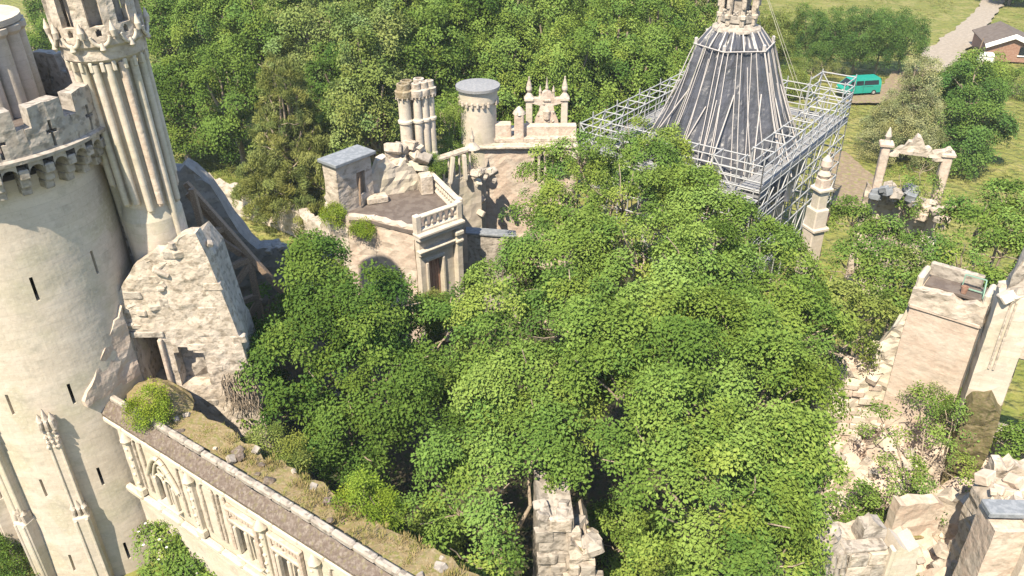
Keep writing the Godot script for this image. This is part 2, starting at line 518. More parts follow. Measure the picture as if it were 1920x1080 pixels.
# leaf sprays gathered in tufts over clumps that stand on the skin of a few overlapping lobes [x, y, z, r] (relative to the tree's base)
func foliage(lobes: Array, pal: Array, size: float, dens: float, fill: float, low := -0.35, gap := 0.12) -> Array:
	var spots := []
	for L in lobes:
		var c := Vector3(L[0], L[1], L[2])
		var r: float = L[3]
		var lobe_tone := rng.randf_range(-0.2, 0.2)
		var n := maxi(4, int(dens * (2.3 * r * r + 3.0)))
		for i in n:
			var az := TAU * 0.381966 * i + rng.randf() * 1.6
			var uy := clampf(lerpf(low, 1.0, (i + rng.randf()) / n), -1.0, 1.0)
			var u := Vector3(cos(az) * sqrt(1.0 - uy * uy), uy, sin(az) * sqrt(1.0 - uy * uy))
			if rng.randf() < gap:
				continue
			var rs := clampf(r * (0.16 + 0.46 * pow(rng.randf(), 1.6)), 0.22, 1.2)
			var sc := c + u * r * rng.randf_range(0.52, 1.16)
			var deep := false
			for K in lobes:
				if K != L and sc.distance_to(Vector3(K[0], K[1], K[2])) < K[3] * 0.76:
					deep = true
			if deep:
				continue
			# an uneven, slightly domed plate of leaf sprays at the end of a bough
			var nrm := (Vector3.UP * 0.9 + u * 0.75 + rdir() * 0.25).normalized()
			var pb := along(nrm)
			var tone := 0.5 + lobe_tone + rng.randfn() * 0.24
			var warm := clampf(1.0 + rng.randfn() * 0.06, 0.88, 1.12)
			var sx := rng.randf_range(0.7, 1.25)
			for j in int(fill * rs * rs * PI) + 2:
				var d := sqrt(rng.randf())
				var an := rng.randf() * TAU
				d *= 1.0 + 0.35 * sin(an * 3.0 + i)
				var p := sc + pb * (Vector3(cos(an) * d * sx, 0.55 * (1.0 - d * d), sin(an) * d / sx) * rs + rdir() * 0.10)
				var up := (nrm + rdir() * 0.6 + pb * Vector3(cos(an), 0, sin(an)) * d * 0.6).normalized()
				var b := along(up).rotated(up, rng.randf() * TAU)
				var s := size * rng.randf_range(0.55, 1.3)
				var t := clampf(tone + rng.randfn() * 0.16, 0.0, 1.0) * 2.0
				var col: Color = pal[0].lerp(pal[1], t) if t < 1.0 else pal[1].lerp(pal[2], t - 1.0)
				col = Color(col.r * warm, col.g, col.b / warm)
				spots.append([Transform3D(b * Basis.from_scale(Vector3(s, s, s)), p), col])
	return spots


func limb(m: Mb, a: Vector3, b: Vector3, r0: float, r1: float, bendy: float, k := 6) -> Vector3:
	var p := a
	var n := 4
	for i in n:
		var q := a.lerp(b, float(i + 1) / n)
		if i < n - 1:
			q += Vector3(rng.randfn(), rng.randfn() * 0.5, rng.randfn()) * bendy
		m.tube(p, q, lerpf(r0, r1, float(i) / n), lerpf(r0, r1, float(i + 1) / n), k, false)
		p = q
	return p


func tree(called: String, label: String, at: Vector3, lobes_world: Array, pal: String, kind := "broad", size := 0.42, dens := 1.9, fill := 16.0, trunk_r := 0.22, group := "", low := -0.35, category := "tree", twigs := 5, gap := 0.18) -> Node3D:
	var t := thing(called, label, category, at, 0.0, group)
	var lobes := []
	var mid := Vector3.ZERO
	for L in lobes_world:
		lobes.append([L[0] - at.x, L[1] - at.y, L[2] - at.z, L[3]])
		mid += Vector3(L[0], L[1], L[2]) - at
	mid /= lobes.size()
	var m := Mb.new()
	var fork := Vector3(mid.x * 0.3, mid.y * 0.5, mid.z * 0.3)
	limb(m, Vector3(0, -0.2, 0), fork, trunk_r, trunk_r * 0.7, 0.08, 8)
	part(t, "trunk", m, M.bark)
	var bm := Mb.new()
	for L in lobes:
		var c := Vector3(L[0], L[1], L[2])
		limb(bm, fork, c, trunk_r * 0.55, trunk_r * 0.26, 0.14)
		for i in twigs:
			var u := rdir()
			u.y = absf(u.y) * 0.9 + 0.05
			limb(bm, c - Vector3(0, 0.2, 0), c + u * float(L[3]) * rng.randf_range(0.85, 1.25), trunk_r * 0.22, 0.02, 0.07, 5)
	part(t, "branches", bm, M.bark)
	meta(cloud(t, "crown", kind, foliage(lobes, PAL[pal], size, dens, fill, low, gap)), "", "", "", "stuff")
	return t


func crown_lobes(c: Vector3, r: float, n := 9, tall := 1.0) -> Array:         # a free-standing crown: lobes about its centre
	var out := [[c.x, c.y, c.z, r * 0.72]]
	for i in n:
		var az := TAU * (i * 0.381966) + rng.randf() * 0.5
		var el := lerpf(-0.75, 1.2, float(i) / (n - 1))
		var d := Vector3(cos(az) * cos(el), sin(el) * tall, sin(az) * cos(el)) * r * rng.randf_range(0.55, 0.8)
		out.append([c.x + d.x, c.y + d.y, c.z + d.z, r * rng.randf_range(0.34, 0.5)])
	return out


func _ready() -> void:
	# camera
	var cam := Camera3D.new()
	cam.name = "camera"
	cam.fov = 38.415
	cam.far = 3000.0
	cam.near = 0.1
	cam.position = Vector3(0, 28, 0)
	cam.rotation_degrees = Vector3(-30.7, 0, -0.55)
	add_child(cam)
	cam.current = true
	# sky, exposure, haze
	var e := Environment.new()
	e.background_mode = Environment.BG_SKY
	var sm := ProceduralSkyMaterial.new()
	sm.sky_top_color = Color(0.44, 0.55, 0.72)
	sm.sky_horizon_color = Color(0.76, 0.82, 0.88)
	sm.sky_curve = 0.18
	sm.ground_bottom_color = Color(0.30, 0.32, 0.22)
	sm.ground_horizon_color = Color(0.62, 0.66, 0.62)
	sm.sky_energy_multiplier = 1.0
	var sky := Sky.new()
	sky.sky_material = sm
	e.sky = sky
	e.tonemap_mode = Environment.TONE_MAPPER_LINEAR
	e.tonemap_exposure = 2.3
	e.sdfgi_enabled = true
	e.ssao_enabled = true
	e.ssil_enabled = true
	e.fog_enabled = true
	e.fog_density = 0.0003
	e.fog_light_color = Color(0.86, 0.90, 0.88)
	var we := WorldEnvironment.new()
	we.name = "world_environment"
	we.environment = e
	add_child(we)
	# sun: behind the camera and to its left
	var sun := DirectionalLight3D.new()
	sun.name = "sun"
	sun.light_energy = 1.5
	sun.light_color = Color(1.0, 0.945, 0.85)
	sun.light_angular_distance = 0.5
	sun.shadow_enabled = true
	add_child(sun)
	sun.look_at_from_position(Vector3(-0.266, 0.809, 0.524) * 50.0, Vector3.ZERO)

	rng.seed = 20240611
	nz.seed = 7
	nz.noise_type = FastNoiseLite.TYPE_SIMPLEX_SMOOTH
	nz.frequency = 0.1
	nz.fractal_octaves = 3
	materials()
	shared()
	ground()
	big_tower()
	stair_turret()
	ruined_wall()
	timber_shoring()
	gallery()
	terrace_building()
	round_turret_wing()
	wrapped_roof()
	scaffold()
	right_ruins()
	fragments()
	courtyard_trees()
	forest()
	fields()


func shared() -> void:
	var t := Mb.new()
	t.tube(Vector3(0, -0.5, 0), Vector3(0, 0.5, 0), 0.5, 0.5, 8)
	TUBE = t.mesh()
	var b := Mb.new()
	b.box(Vector3.ZERO, Vector3.ONE, 0.06)
	BAR = b.mesh()
	for i in 5:                                   # a few worn building stones
		var s := Mb.new()
		s.box(Vector3.ZERO, Vector3.ONE, 0.07 + 0.02 * i)
		for k in s.v.size():
			var p: Vector3 = s.v[k]
			s.v[k] = p + Vector3(nz.get_noise_3dv(p * 9.0 + Vector3(i * 31, 0, 0)), nz.get_noise_3dv(p * 9.0 + Vector3(0, i * 17, 5)), nz.get_noise_3dv(p * 9.0 + Vector3(8, 0, i * 23))) * 0.14
		for k in range(0, s.v.size(), 3):
			var q := (s.v[k + 2] - s.v[k]).cross(s.v[k + 1] - s.v[k]).normalized()
			s.n[k] = q; s.n[k + 1] = q; s.n[k + 2] = q
		BLOCKS.append(s.mesh())
	for k in ["broad", "fine", "weeping", "needle", "grass"]:
		SPRAY[k] = spray_mesh(k)


func sheet(called: String, plan: Array, y: float, mat: Material, label: String, cat: String) -> MeshInstance3D:
	var m := Mb.new()
	var pp := PackedVector2Array()
	for i in plan.size():
		var a: Vector2 = plan[i]
		var b: Vector2 = plan[(i + 1) % plan.size()]
		var k := maxi(1, int(a.distance_to(b) / 0.6))
		for j in k:
			var q := a.lerp(b, float(j) / k)
			pp.append(q + Vector2(nz.get_noise_2d(q.x * 3.0, q.y * 3.0), nz.get_noise_2d(q.x * 3.0 + 70.0, q.y * 3.0)) * 0.5)
	var t := Geometry2D.triangulate_polygon(pp)
	for i in range(0, t.size(), 3):
		m.face([Vector3(pp[t[i]].x, y, pp[t[i]].y), Vector3(pp[t[i + 1]].x, y, pp[t[i + 1]].y), Vector3(pp[t[i + 2]].x, y, pp[t[i + 2]].y)], Vector3.UP)
	var o := part(self, called, m, mat)
	meta(o, label, cat, "", "structure")
	return o


func ground() -> void:
	var g := Mb.new()
	var xs := [-900.0, -300.0, -120.0]
	for i in 41: xs.append(-100.0 + i * 5.0)
	xs.append_array([120.0, 300.0, 900.0])
	var zs := [-1200.0, -500.0, -240.0]
	for i in 41: zs.append(-200.0 + i * 5.5)
	zs.append_array([60.0, 200.0, 600.0])
	var h := func(x: float, z: float) -> float: return nz.get_noise_2d(x * 0.6, z * 0.6) * 0.25 - 0.2
	for i in xs.size() - 1:
		for j in zs.size() - 1:
			var p := []
			for w in [[0, 0], [1, 0], [1, 1], [0, 1]]:
				var x: float = xs[i + w[0]]
				var z: float = zs[j + w[1]]
				p.append(Vector3(x, h.call(x, z), z))
			g.face([p[0], p[1], p[2]], Vector3.UP)
			g.face([p[0], p[2], p[3]], Vector3.UP)
	meta(part(self, "ground", g, M.field), "sunlit yellow green meadow grass stretching behind and around the castle", "ground", "", "structure")
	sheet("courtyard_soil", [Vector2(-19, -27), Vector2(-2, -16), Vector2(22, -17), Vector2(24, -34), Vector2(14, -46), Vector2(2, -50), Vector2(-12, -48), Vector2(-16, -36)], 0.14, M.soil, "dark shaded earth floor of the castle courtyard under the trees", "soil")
	sheet("gravel_road", [Vector2(47.2, -95.5), Vector2(53.8, -95.0), Vector2(57.5, -104.5), Vector2(66, -116.5), Vector2(73.4, -127.5), Vector2(90, -152), Vector2(86, -153), Vector2(70.0, -127.5), Vector2(60.5, -114.5), Vector2(52.0, -104.5)], 0.16, M.gravel, "pale gravel lane running up between the meadows at top right", "road")
	sheet("parking_dirt", [Vector2(35, -84.2), Vector2(40.5, -84.5), Vector2(44.5, -88.5), Vector2(48.5, -95.2), Vector2(44.5, -95.5), Vector2(41.5, -90.5), Vector2(37, -87.5)], 0.155, M.dirt, "worn brown earth track where the van is parked", "track")
	sheet("dirt_patch", [Vector2(25.5, -59), Vector2(28.5, -58), Vector2(30.2, -61), Vector2(30.8, -66), Vector2(30.2, -71), Vector2(28.6, -70), Vector2(26.6, -65)], 0.15, M.dirt, "bare brown earth patch beside the scaffolding and pine tree", "track")


# ---- the big round tower at the left -------------------------------------------------------------
func bend(r: float) -> Callable:
	return func(p: Vector3) -> Vector3:
		var a := p.x / r
		return Vector3(sin(a) * (r + p.z), p.y, cos(a) * (r + p.z))


func big_tower() -> void:
	var r := 3.6
	var t := thing("round_tower", "huge cream round stone tower with arrow slits and machicolated crown at left edge", "tower", Vector3(-18.3, 0, -27.3), deg_to_rad(33.9))
	var slits := []
	for q in [[-33, 1.0], [-33, 5.1], [-33, 9.2], [-33, 13.6], [0, 1.0], [0, 5.1], [0, 9.2], [0, 13.7], [35, 13.8], [35, 9.4], [-66, 5.1], [-66, 9.2]]:
		slits.append([deg_to_rad(q[0]) * r, q[1]])
	var half := PI * r
	var ex := []
	var ey := []
	for s in slits:
		ex.append_array([s[0] + half - 0.055, s[0] + half + 0.055])
		ey.append_array([s[1] - 0.46, s[1] + 0.46])
	ey.append_array([16.9])
	var seen := []
	for q in ex:
		var dup := false
		for w in seen: dup = dup or absf(w - q) < 0.01
		if not dup: seen.append(q)
	var hole := func(x: float, y: float) -> bool:
		for s in slits:
			if absf(x - half - s[0]) < 0.055 and absf(y - s[1]) < 0.46: return true
		return false
	var b := func(p: Vector3) -> Vector3:
		var rr := r + 0.14 * clampf((3.0 - p.y) / 3.0, 0.0, 1.0)
		var a := (p.x - half) / r
		return Vector3(sin(a) * (rr + p.z), p.y, cos(a) * (rr + p.z))
	part(t, "shaft", rough(lines(half * 2.0, 0.17, seen), lines(17.6, 1.1, ey, -0.6), 0.55, level(17.6), hole, 0.008, 0.3, b), M.stone)
	var base := Mb.new()
	base.lathe([Vector2(0, 18.4), Vector2(3.85, 18.4)], 40)
	part(t, "roof_floor", base, M.floor)
	# corbels with small arches between them
	var corbel := Mb.new()
	corbel.box(Vector3(0, 17.28, 3.78), Vector3(0.30, 0.32, 0.42), 0.03)
	corbel.box(Vector3(0, 17.60, 3.86), Vector3(0.30, 0.32, 0.60), 0.03)
	corbel.box(Vector3(0, 17.92, 3.95), Vector3(0.30, 0.32, 0.80), 0.03)
	var cm := corbel.mesh()
	var n := 34
	for i in n:
		part(t, "corbel", cm, M.grey).rotation.y = TAU * i / n
	var am := Mb.new()
	var wid := TAU * 4.1 / n
	for k in 6:
		var a0 := PI * k / 6.0
		var a1 := PI * (k + 1) / 6.0
		var rr := (wid - 0.3) * 0.5
		var x0 := cos(a0) * rr
		var x1 := cos(a1) * rr
		var y0 := 17.95 + sin(a0) * rr * 0.9
		var y1 := 17.95 + sin(a1) * rr * 0.9
		am.face([Vector3(x0, y0, 4.33), Vector3(x1, y1, 4.33), Vector3(x1, 18.36, 4.33), Vector3(x0, 18.36, 4.33)], Vector3(0, 0, 1))
		am.face([Vector3(x0, y0, 4.33), Vector3(x1, y1, 4.33), Vector3(x1, y1, 3.9), Vector3(x0, y0, 3.9)], Vector3(0, -1, 0))
	var arch := am.mesh()
	for i in n:
		part(t, "machicolation_arch", arch, M.grey).rotation.y = TAU * (i + 0.5) / n
	# parapet: alike panels, each with a merlon and a cross-shaped loop
	var np := 17
	var L := TAU * 4.3 / np
	var mtop := func(x: float) -> float: return 19.95 if x > 0.24 and x < L - 0.24 else 19.3
	var c := L * 0.5
	var cross := func(x: float, y: float) -> bool:
		return (absf(x - c) < 0.05 and absf(y - 18.95) < 0.42) or (absf(x - c) < 0.19 and absf(y - 19.02) < 0.06)
	var pm := rough(lines(L, 0.3, [0.235, 0.245, L - 0.245, L - 0.235, c - 0.19, c - 0.05, c + 0.05, c + 0.19]), lines(19.95, 0.4, [18.53, 18.96, 19.08, 19.3, 19.37], 18.3), 0.5, mtop, cross, 0.03, 1.5, func(p: Vector3) -> Vector3:
		var a := (p.x - c) / 4.3
		return Vector3(sin(a) * (4.33 + p.z), p.y, cos(a) * (4.33 + p.z)), 3.0).mesh()
	for i in np:
		part(t, "merlon", pm, M.grey).rotation.y = TAU * i / np + 0.09
	var band := Mb.new()
	band.lathe([Vector2(4.2, 18.28), Vector2(4.44, 18.30), Vector2(4.46, 18.42), Vector2(4.34, 18.48)], 60)
	part(t, "string_band", band, M.grey)
	# tall gothic pinnacles that run down the wall
	for q in [[-16.0, 8.5, 4.1], [-52.0, 8.2, 3.8], [-86.0, 8.2, 3.8]]:
		var pin := part(t, "pinnacle_buttress", _pinnacle(q[1], q[2]), M.stone)
		pin.rotation.y = deg_to_rad(q[0])
		for k in 2:
			var y: float = q[1 + k]
			var cn := Mb.new()
			for s in [-1.0, 0.0, 1.0]:
				cn.box(Vector3(s * 0.2, y - 0.15, 3.82), Vector3(0.15, 0.5, 0.42), 0.04, Basis(Vector3(0, 0, 1), s * 0.1))
				cn.lathe([Vector2(0.13, y + 0.08), Vector2(0.02, y + 0.55 - absf(s) * 0.2)], 6, Vector3(s * 0.2, 0, 3.88))
				for w in 4:
					cn.box(Vector3(s * 0.17 + rng.randf_range(-0.05, 0.05), y - 0.5 - w * 0.22, 3.80 + rng.randf() * 0.12), Vector3(0.12, 0.14, 0.22), 0.04, Basis(Vector3(0, 0, 1), rng.randf()))
			part(pin, "canopy", cn, M.worn)
	# cluster of engaged columns that rises behind the crown
	var ch := thing("column_chimney", "scalloped drum of round stone shafts rising inside the big tower's crown", "chimney", Vector3(-19.3, 18.4, -29.2), 0.2)
	var core := Mb.new()
	core.lathe([Vector2(1.95, 0), Vector2(1.95, 3.0), Vector2(2.25, 3.05), Vector2(2.25, 3.25), Vector2(0, 3.35)], 28)
	part(ch, "core", core, M.stone)
	var sh := Mb.new()
	sh.lathe([Vector2(0.34, 0.0), Vector2(0.30, 2.7), Vector2(0.40, 2.82), Vector2(0.40, 3.0), Vector2(0.0, 3.04)], 14, Vector3(0, 0, 1.95))
	var shm := sh.mesh()
	for i in 18:
		part(ch, "column", shm, M.stone).rotation.y = TAU * i / 18


func _pinnacle(y1: float, y0: float) -> Mb:
	var m := Mb.new()
	m.box(Vector3(0, y0 * 0.5 - 0.5, 3.80), Vector3(0.62, y0 + 0.4, 0.62), 0.06)
	m.box(Vector3(-0.2, y0 * 0.5 - 0.5, 4.10), Vector3(0.12, y0 + 0.2, 0.12), 0.03)
	m.box(Vector3(0.2, y0 * 0.5 - 0.5, 4.10), Vector3(0.12, y0 + 0.2, 0.12), 0.03)
	m.box(Vector3(0, (y0 + y1) * 0.5, 3.70), Vector3(0.36, y1 - y0, 0.42), 0.05)
	m.box(Vector3(-0.17, (y0 + y1) * 0.5 - 0.4, 3.86), Vector3(0.11, y1 - y0 - 1.2, 0.2), 0.03)
	m.box(Vector3(0.17, (y0 + y1) * 0.5 - 0.4, 3.86), Vector3(0.11, y1 - y0 - 1.2, 0.2), 0.03)
	return m


# ---- the fluted stair turret ---------------------------------------------------------------------
func stair_turret() -> void:
	var t := thing("stair_turret", "tall fluted stair turret with a pierced gallery beside the big round tower", "turret", Vector3(-13.1, 0.5, -28.5), deg_to_rad(24))
	t.scale = Vector3(0.75, 1.0, 0.75)
	t.rotation.z = deg_to_rad(1.8)
	var core := Mb.new()
	core.lathe([Vector2(1.42, 10.6), Vector2(1.44, 14.2), Vector2(1.26, 14.7), Vector2(1.36, 20.2), Vector2(0, 20.2)], 18, Vector3.ZERO, 0, TAU, false, 0.004)
	part(t, "shaft", core, M.stone)
	for i in 17:
		var f := Mb.new()
		var lo := 14.6 + absf(nz.get_noise_1d(i * 37.0)) * 3.0 * (1.0 if i % 3 else 0.2)
		if i % 5 == 2: lo = 11.8
		f.lathe([Vector2(0.05, lo), Vector2(0.17, lo + 0.12), Vector2(0.185, 20.1)], 8, Vector3(0, 0, 1.43))
		f.box(Vector3(0, (lo + 20.1) * 0.5, 1.36), Vector3(0.24, 20.1 - lo, 0.28), 0.02)
		for k in f.v.size():                      # the shafts lean out with the turret's slight flare
			f.v[k].z += (f.v[k].y - 13.0) * 0.014
			f.v[k].z += nz.get_noise_2d(f.v[k].y * 9.0, i * 50.0) * 0.05
		part(t, "flute", f, M.pink if i % 4 == 1 else M.stone).rotation.y = TAU * i / 17
	# belt with a row of small corbel arches
	var belt := Mb.new()
	belt.lathe([Vector2(1.48, 20.02), Vector2(1.78, 20.25), Vector2(1.80, 20.62), Vector2(1.92, 20.72), Vector2(1.92, 20.9), Vector2(1.6, 20.92)], 40)
	part(t, "belt", belt, M.worn)
	var tooth := Mb.new()
	tooth.box(Vector3(0, 20.02, 1.62), Vector3(0.17, 0.34, 0.26), 0.03)
	var tm := tooth.mesh()
	for i in 22:
		part(t, "corbel", tm, M.stone).rotation.y = TAU * (i + 0.5) / 22
	# pierced gallery: panels with a pointed opening and a roundel, carved hoods above
	var L := TAU * 1.9 / 10
	var op := func(x: float, y: float) -> bool:
		var u := x - L * 0.5
		return (absf(u) < 0.3 and y > 21.35 and y < 22.5 + (0.3 - absf(u)) * 1.2) or Vector2(u, y - 21.12).length() < 0.12
	var pn := rough(lines(L, 0.06, []), lines(22.9, 0.06, [], 20.9), 0.28, level(22.9), op, 0.02, 2.0, func(p: Vector3) -> Vector3:
		var a := (p.x - L * 0.5) / 1.9
		return Vector3(sin(a) * (1.9 + p.z), p.y, cos(a) * (1.9 + p.z)), 9.0).mesh()
	var hood := Mb.new()
	for k in 10:
		var a0 := PI * k / 10.0
		var a1 := PI * (k + 1) / 10.0
		hood.tube(Vector3(cos(a0) * 0.38, 21.05 - sin(a0) * 0.32, 1.98), Vector3(cos(a1) * 0.38, 21.05 - sin(a1) * 0.32, 1.98), 0.075, 0.075, 6)
	hood.lathe([Vector2(0.0, 20.5), Vector2(0.14, 20.62), Vector2(0.05, 20.85)], 6, Vector3(0, 0, 2.0))
	hood.lathe([Vector2(0.10, 21.0), Vector2(0.15, 21.2), Vector2(0.02, 21.5)], 6, Vector3(0.57, 0, 1.96))
	var hm := hood.mesh()
	for i in 10:
		part(t, "gallery_panel", pn, M.worn).rotation.y = TAU * i / 10
		part(t, "carved_hood", hm, M.stone).rotation.y = TAU * i / 10
	var inner := Mb.new()
	inner.lathe([Vector2(1.1, 20.9), Vector2(1.1, 22.9)], 20)
	part(t, "inner_drum", inner, M.worn)
	var cap := Mb.new()
	cap.lathe([Vector2(2.05, 22.88), Vector2(2.05, 23.05), Vector2(1.6, 23.15), Vector2(0, 23.2)], 20)
	part(t, "top_slab", cap, M.worn)


# ---- the broken wall that carries the turret -------------------------------------------------------
func ruined_wall() -> void:
	var t := thing("ruined_wall", "broken rubble wall with tall dark doorway below the fluted turret", "wall", Vector3(-17.0, 0, -26.6))
	var hole := func(x: float, y: float) -> bool:
		return x > 2.28 and x < 3.28 and y > 7.6 and y < 10.15
	var hole2 := func(x: float, y: float) -> bool:
		return (x > 3.72 and x < 4.9 and y > 7.8 and y < 9.65 - absf(x - 4.2) * 0.5) or hole.call(x, y)
	var tf := outline([[0.0, 7.6], [0.3, 8.3], [1.6, 10.9], [2.3, 12.3], [3.1, 13.3], [4.4, 14.0], [5.1, 14.5], [5.6, 14.7], [5.9, 13.7], [6.02, 12.4], [6.25, 11.2], [6.5, 9.9], [6.66, 8.0], [6.75, 6.8]], 2.0, 0.06)
	part(t, "masonry", rough(lines(6.75, 0.28, [2.28, 3.28, 3.72, 4.9]), lines(15.0, 0.28, [7.6, 7.8, 9.65, 10.15], -0.4), 0.6, tf, hole2, 0.045, 1.0, SAME, 2.0), M.worn)
	var back := part(t, "inner_masonry", rough(lines(6.75, 0.45, [2.28, 3.28]), lines(14.2, 0.45, [7.6, 10.15], -0.4), 1.3, func(x: float) -> float: return float(tf.call(x)) - 0.5, hole, 0.12, 1.0, SAME, 4.0), M.grey)
	back.position.z = -0.62
	stones(t, 0.1, 6.5, 5.4, 14.0, 0.0, func(x: float, y: float) -> bool:
		return y < float(tf.call(x)) - 0.3 and not hole2.call(x + 0.3, y) and not hole2.call(x - 0.3, y) and not hole2.call(x, y + 0.2) and not hole2.call(x, y - 0.2), [M.worn, M.worn, M.worn, M.grey], 0.015, 0.34, 0.6, 0.18)
	for i in range(0, 12, 2):
		rubble(t, 1, Vector3(0.3 + i * 0.55, float(tf.call(0.3 + i * 0.55)) - 0.05, -0.5), Vector3(0.5, 0.2, 0.9), [M.worn, M.grey, M.worn], 0.12, 0.32)
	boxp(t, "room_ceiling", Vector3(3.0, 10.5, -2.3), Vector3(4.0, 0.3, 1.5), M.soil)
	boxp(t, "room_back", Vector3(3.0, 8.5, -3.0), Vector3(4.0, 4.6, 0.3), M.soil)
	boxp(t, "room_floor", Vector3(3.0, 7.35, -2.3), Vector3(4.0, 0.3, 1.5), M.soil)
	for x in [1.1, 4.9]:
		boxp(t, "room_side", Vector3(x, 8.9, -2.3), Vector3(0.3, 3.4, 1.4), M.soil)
	var sh := part(t, "sloping_shoulder", rough(lines(2.35, 0.2, []), lines(13.2, 0.28, [], 8.55), 0.7, outline([[0.0, 8.9], [0.4, 9.3], [1.2, 10.3], [2.0, 11.3], [2.4, 11.7]], 5.0, 0.12), SOLID, 0.045, 1.0, SAME, 6.0), M.pink)
	sh.position = Vector3(1.12, 0, 2.25)
	sh.rotation.y = 1.02
	boxp(t, "door_jamb", Vector3(3.36, 8.85, 0.02), Vector3(0.16, 2.5, 0.3), M.pink)
	boxp(t, "lintel", Vector3(2.9, 10.3, -0.06), Vector3(1.3, 0.26, 0.3), M.grey)
	# the broken edge with stones where a second wall was torn away
	var torn := Mb.new()
	for i in 12:
		var k := i / 11.0
		torn.box(Vector3(lerpf(1.7, 5.0, k) + rng.randfn() * 0.18, lerpf(10.4, 13.6, k) + rng.randfn() * 0.25, -0.16 + rng.randf() * 0.14), Vector3(rng.randf_range(0.3, 0.7), rng.randf_range(0.15, 0.34), rng.randf_range(0.25, 0.45)), 0.05, Basis.from_euler(Vector3(rng.randfn() * 0.2, rng.randfn() * 0.3, rng.randfn() * 0.3)))
	part(t, "torn_edge", torn, M.worn)
	boxp(t, "link_wall", Vector3(1.5, 8.5, -2.3), Vector3(2.4, 18.0, 1.0), M.grey)
	# dead creepers hanging from the lower right corner
	var v := thing("dead_creeper", "brown tangle of dead creeper stems hanging on the ruined wall's lower corner", "plant", Vector3(-10.9, 7.2, -26.45))
	var m := Mb.new()
	for i in 90:
		var x := rng.randf_range(-0.6, 0.75)
		var top := Vector3(x, rng.randf_range(0.6, 1.4), rng.randf_range(0.05, 0.22))
		limb(m, top, top + Vector3(rng.randfn() * 0.25, -rng.randf_range(0.6, 1.6), rng.randf() * 0.15), 0.025, 0.012, 0.06, 4)
	part(v, "stems", m, M.bark)


func timber_shoring() -> void:
	# the roundish grey walling in the shade behind the props
	var g := thing("shaded_wall", "grey broken wall in shade behind the timber props", "wall", Vector3(-14.6, 0, -33.2), 0.12)
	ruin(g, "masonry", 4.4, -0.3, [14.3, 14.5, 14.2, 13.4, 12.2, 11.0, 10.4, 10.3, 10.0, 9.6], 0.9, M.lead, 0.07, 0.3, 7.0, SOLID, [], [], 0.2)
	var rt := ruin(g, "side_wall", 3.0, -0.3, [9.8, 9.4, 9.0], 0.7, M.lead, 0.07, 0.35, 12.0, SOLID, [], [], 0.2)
	rt.position = Vector3(4.2, 0, -0.3)
	rt.rotation.y = 0.9
	rubble(g, 10, Vector3(3.4, 10.1, -0.4), Vector3(1.6, 0.3, 0.6), [M.lead, M.grey], 0.2, 0.45)
	var t := thing("timber_shoring", "braced frame of brown timber props leaning against the ruined turret wall", "shoring", Vector3(-12.0, 0, -31.0))
	var beams := [
		[Vector3(-1.17, 14.69, 0.00), Vector3(1.98, 9.49, -0.00)],
		[Vector3(-1.26, 14.15, -0.20), Vector3(0.86, 10.50, -0.50)],
		[Vector3(-0.73, 14.69, 0.60), Vector3(-0.60, 11.64, 0.60)],
		[Vector3(-0.60, 11.64, 0.60), Vector3(-0.36, 8.46, 0.60)],
		[Vector3(-0.57, 12.56, 0.40), Vector3(-0.04, 12.63, 0.00)],
		[Vector3(-0.37, 12.18, 0.00), Vector3(0.43, 11.30, -0.20)],
		[Vector3(-0.33, 10.79, 0.40), Vector3(0.82, 11.17, 0.00)],
		[Vector3(-0.32, 9.51, 0.40), Vector3(0.74, 10.84, -0.00)],
		[Vector3(0.80, 11.04, -0.00), Vector3(0.87, 6.91, 0.00)],
		[Vector3(-0.27, 9.02, 0.40), Vector3(0.91, 9.36, 0.00)],
		[Vector3(-0.48, 7.20, 0.40), Vector3(0.95, 9.17, -0.00)],
		[Vector3(-0.16, 8.90, 0.20), Vector3(0.75, 6.91, 0.00)],
		[Vector3(-0.36, 8.46, 0.60), Vector3(-0.28, 5.57, 0.60)],
		[Vector3(0.87, 6.91, 0.00), Vector3(0.89, 3.87, 0.00)],
		[Vector3(-0.46, 6.91, 0.40), Vector3(0.87, 6.91, 0.00)]
	]
	for b in beams:
		stick(t, "beam", BAR, b[0], b[1], 0.24, 0.24, M.wood)


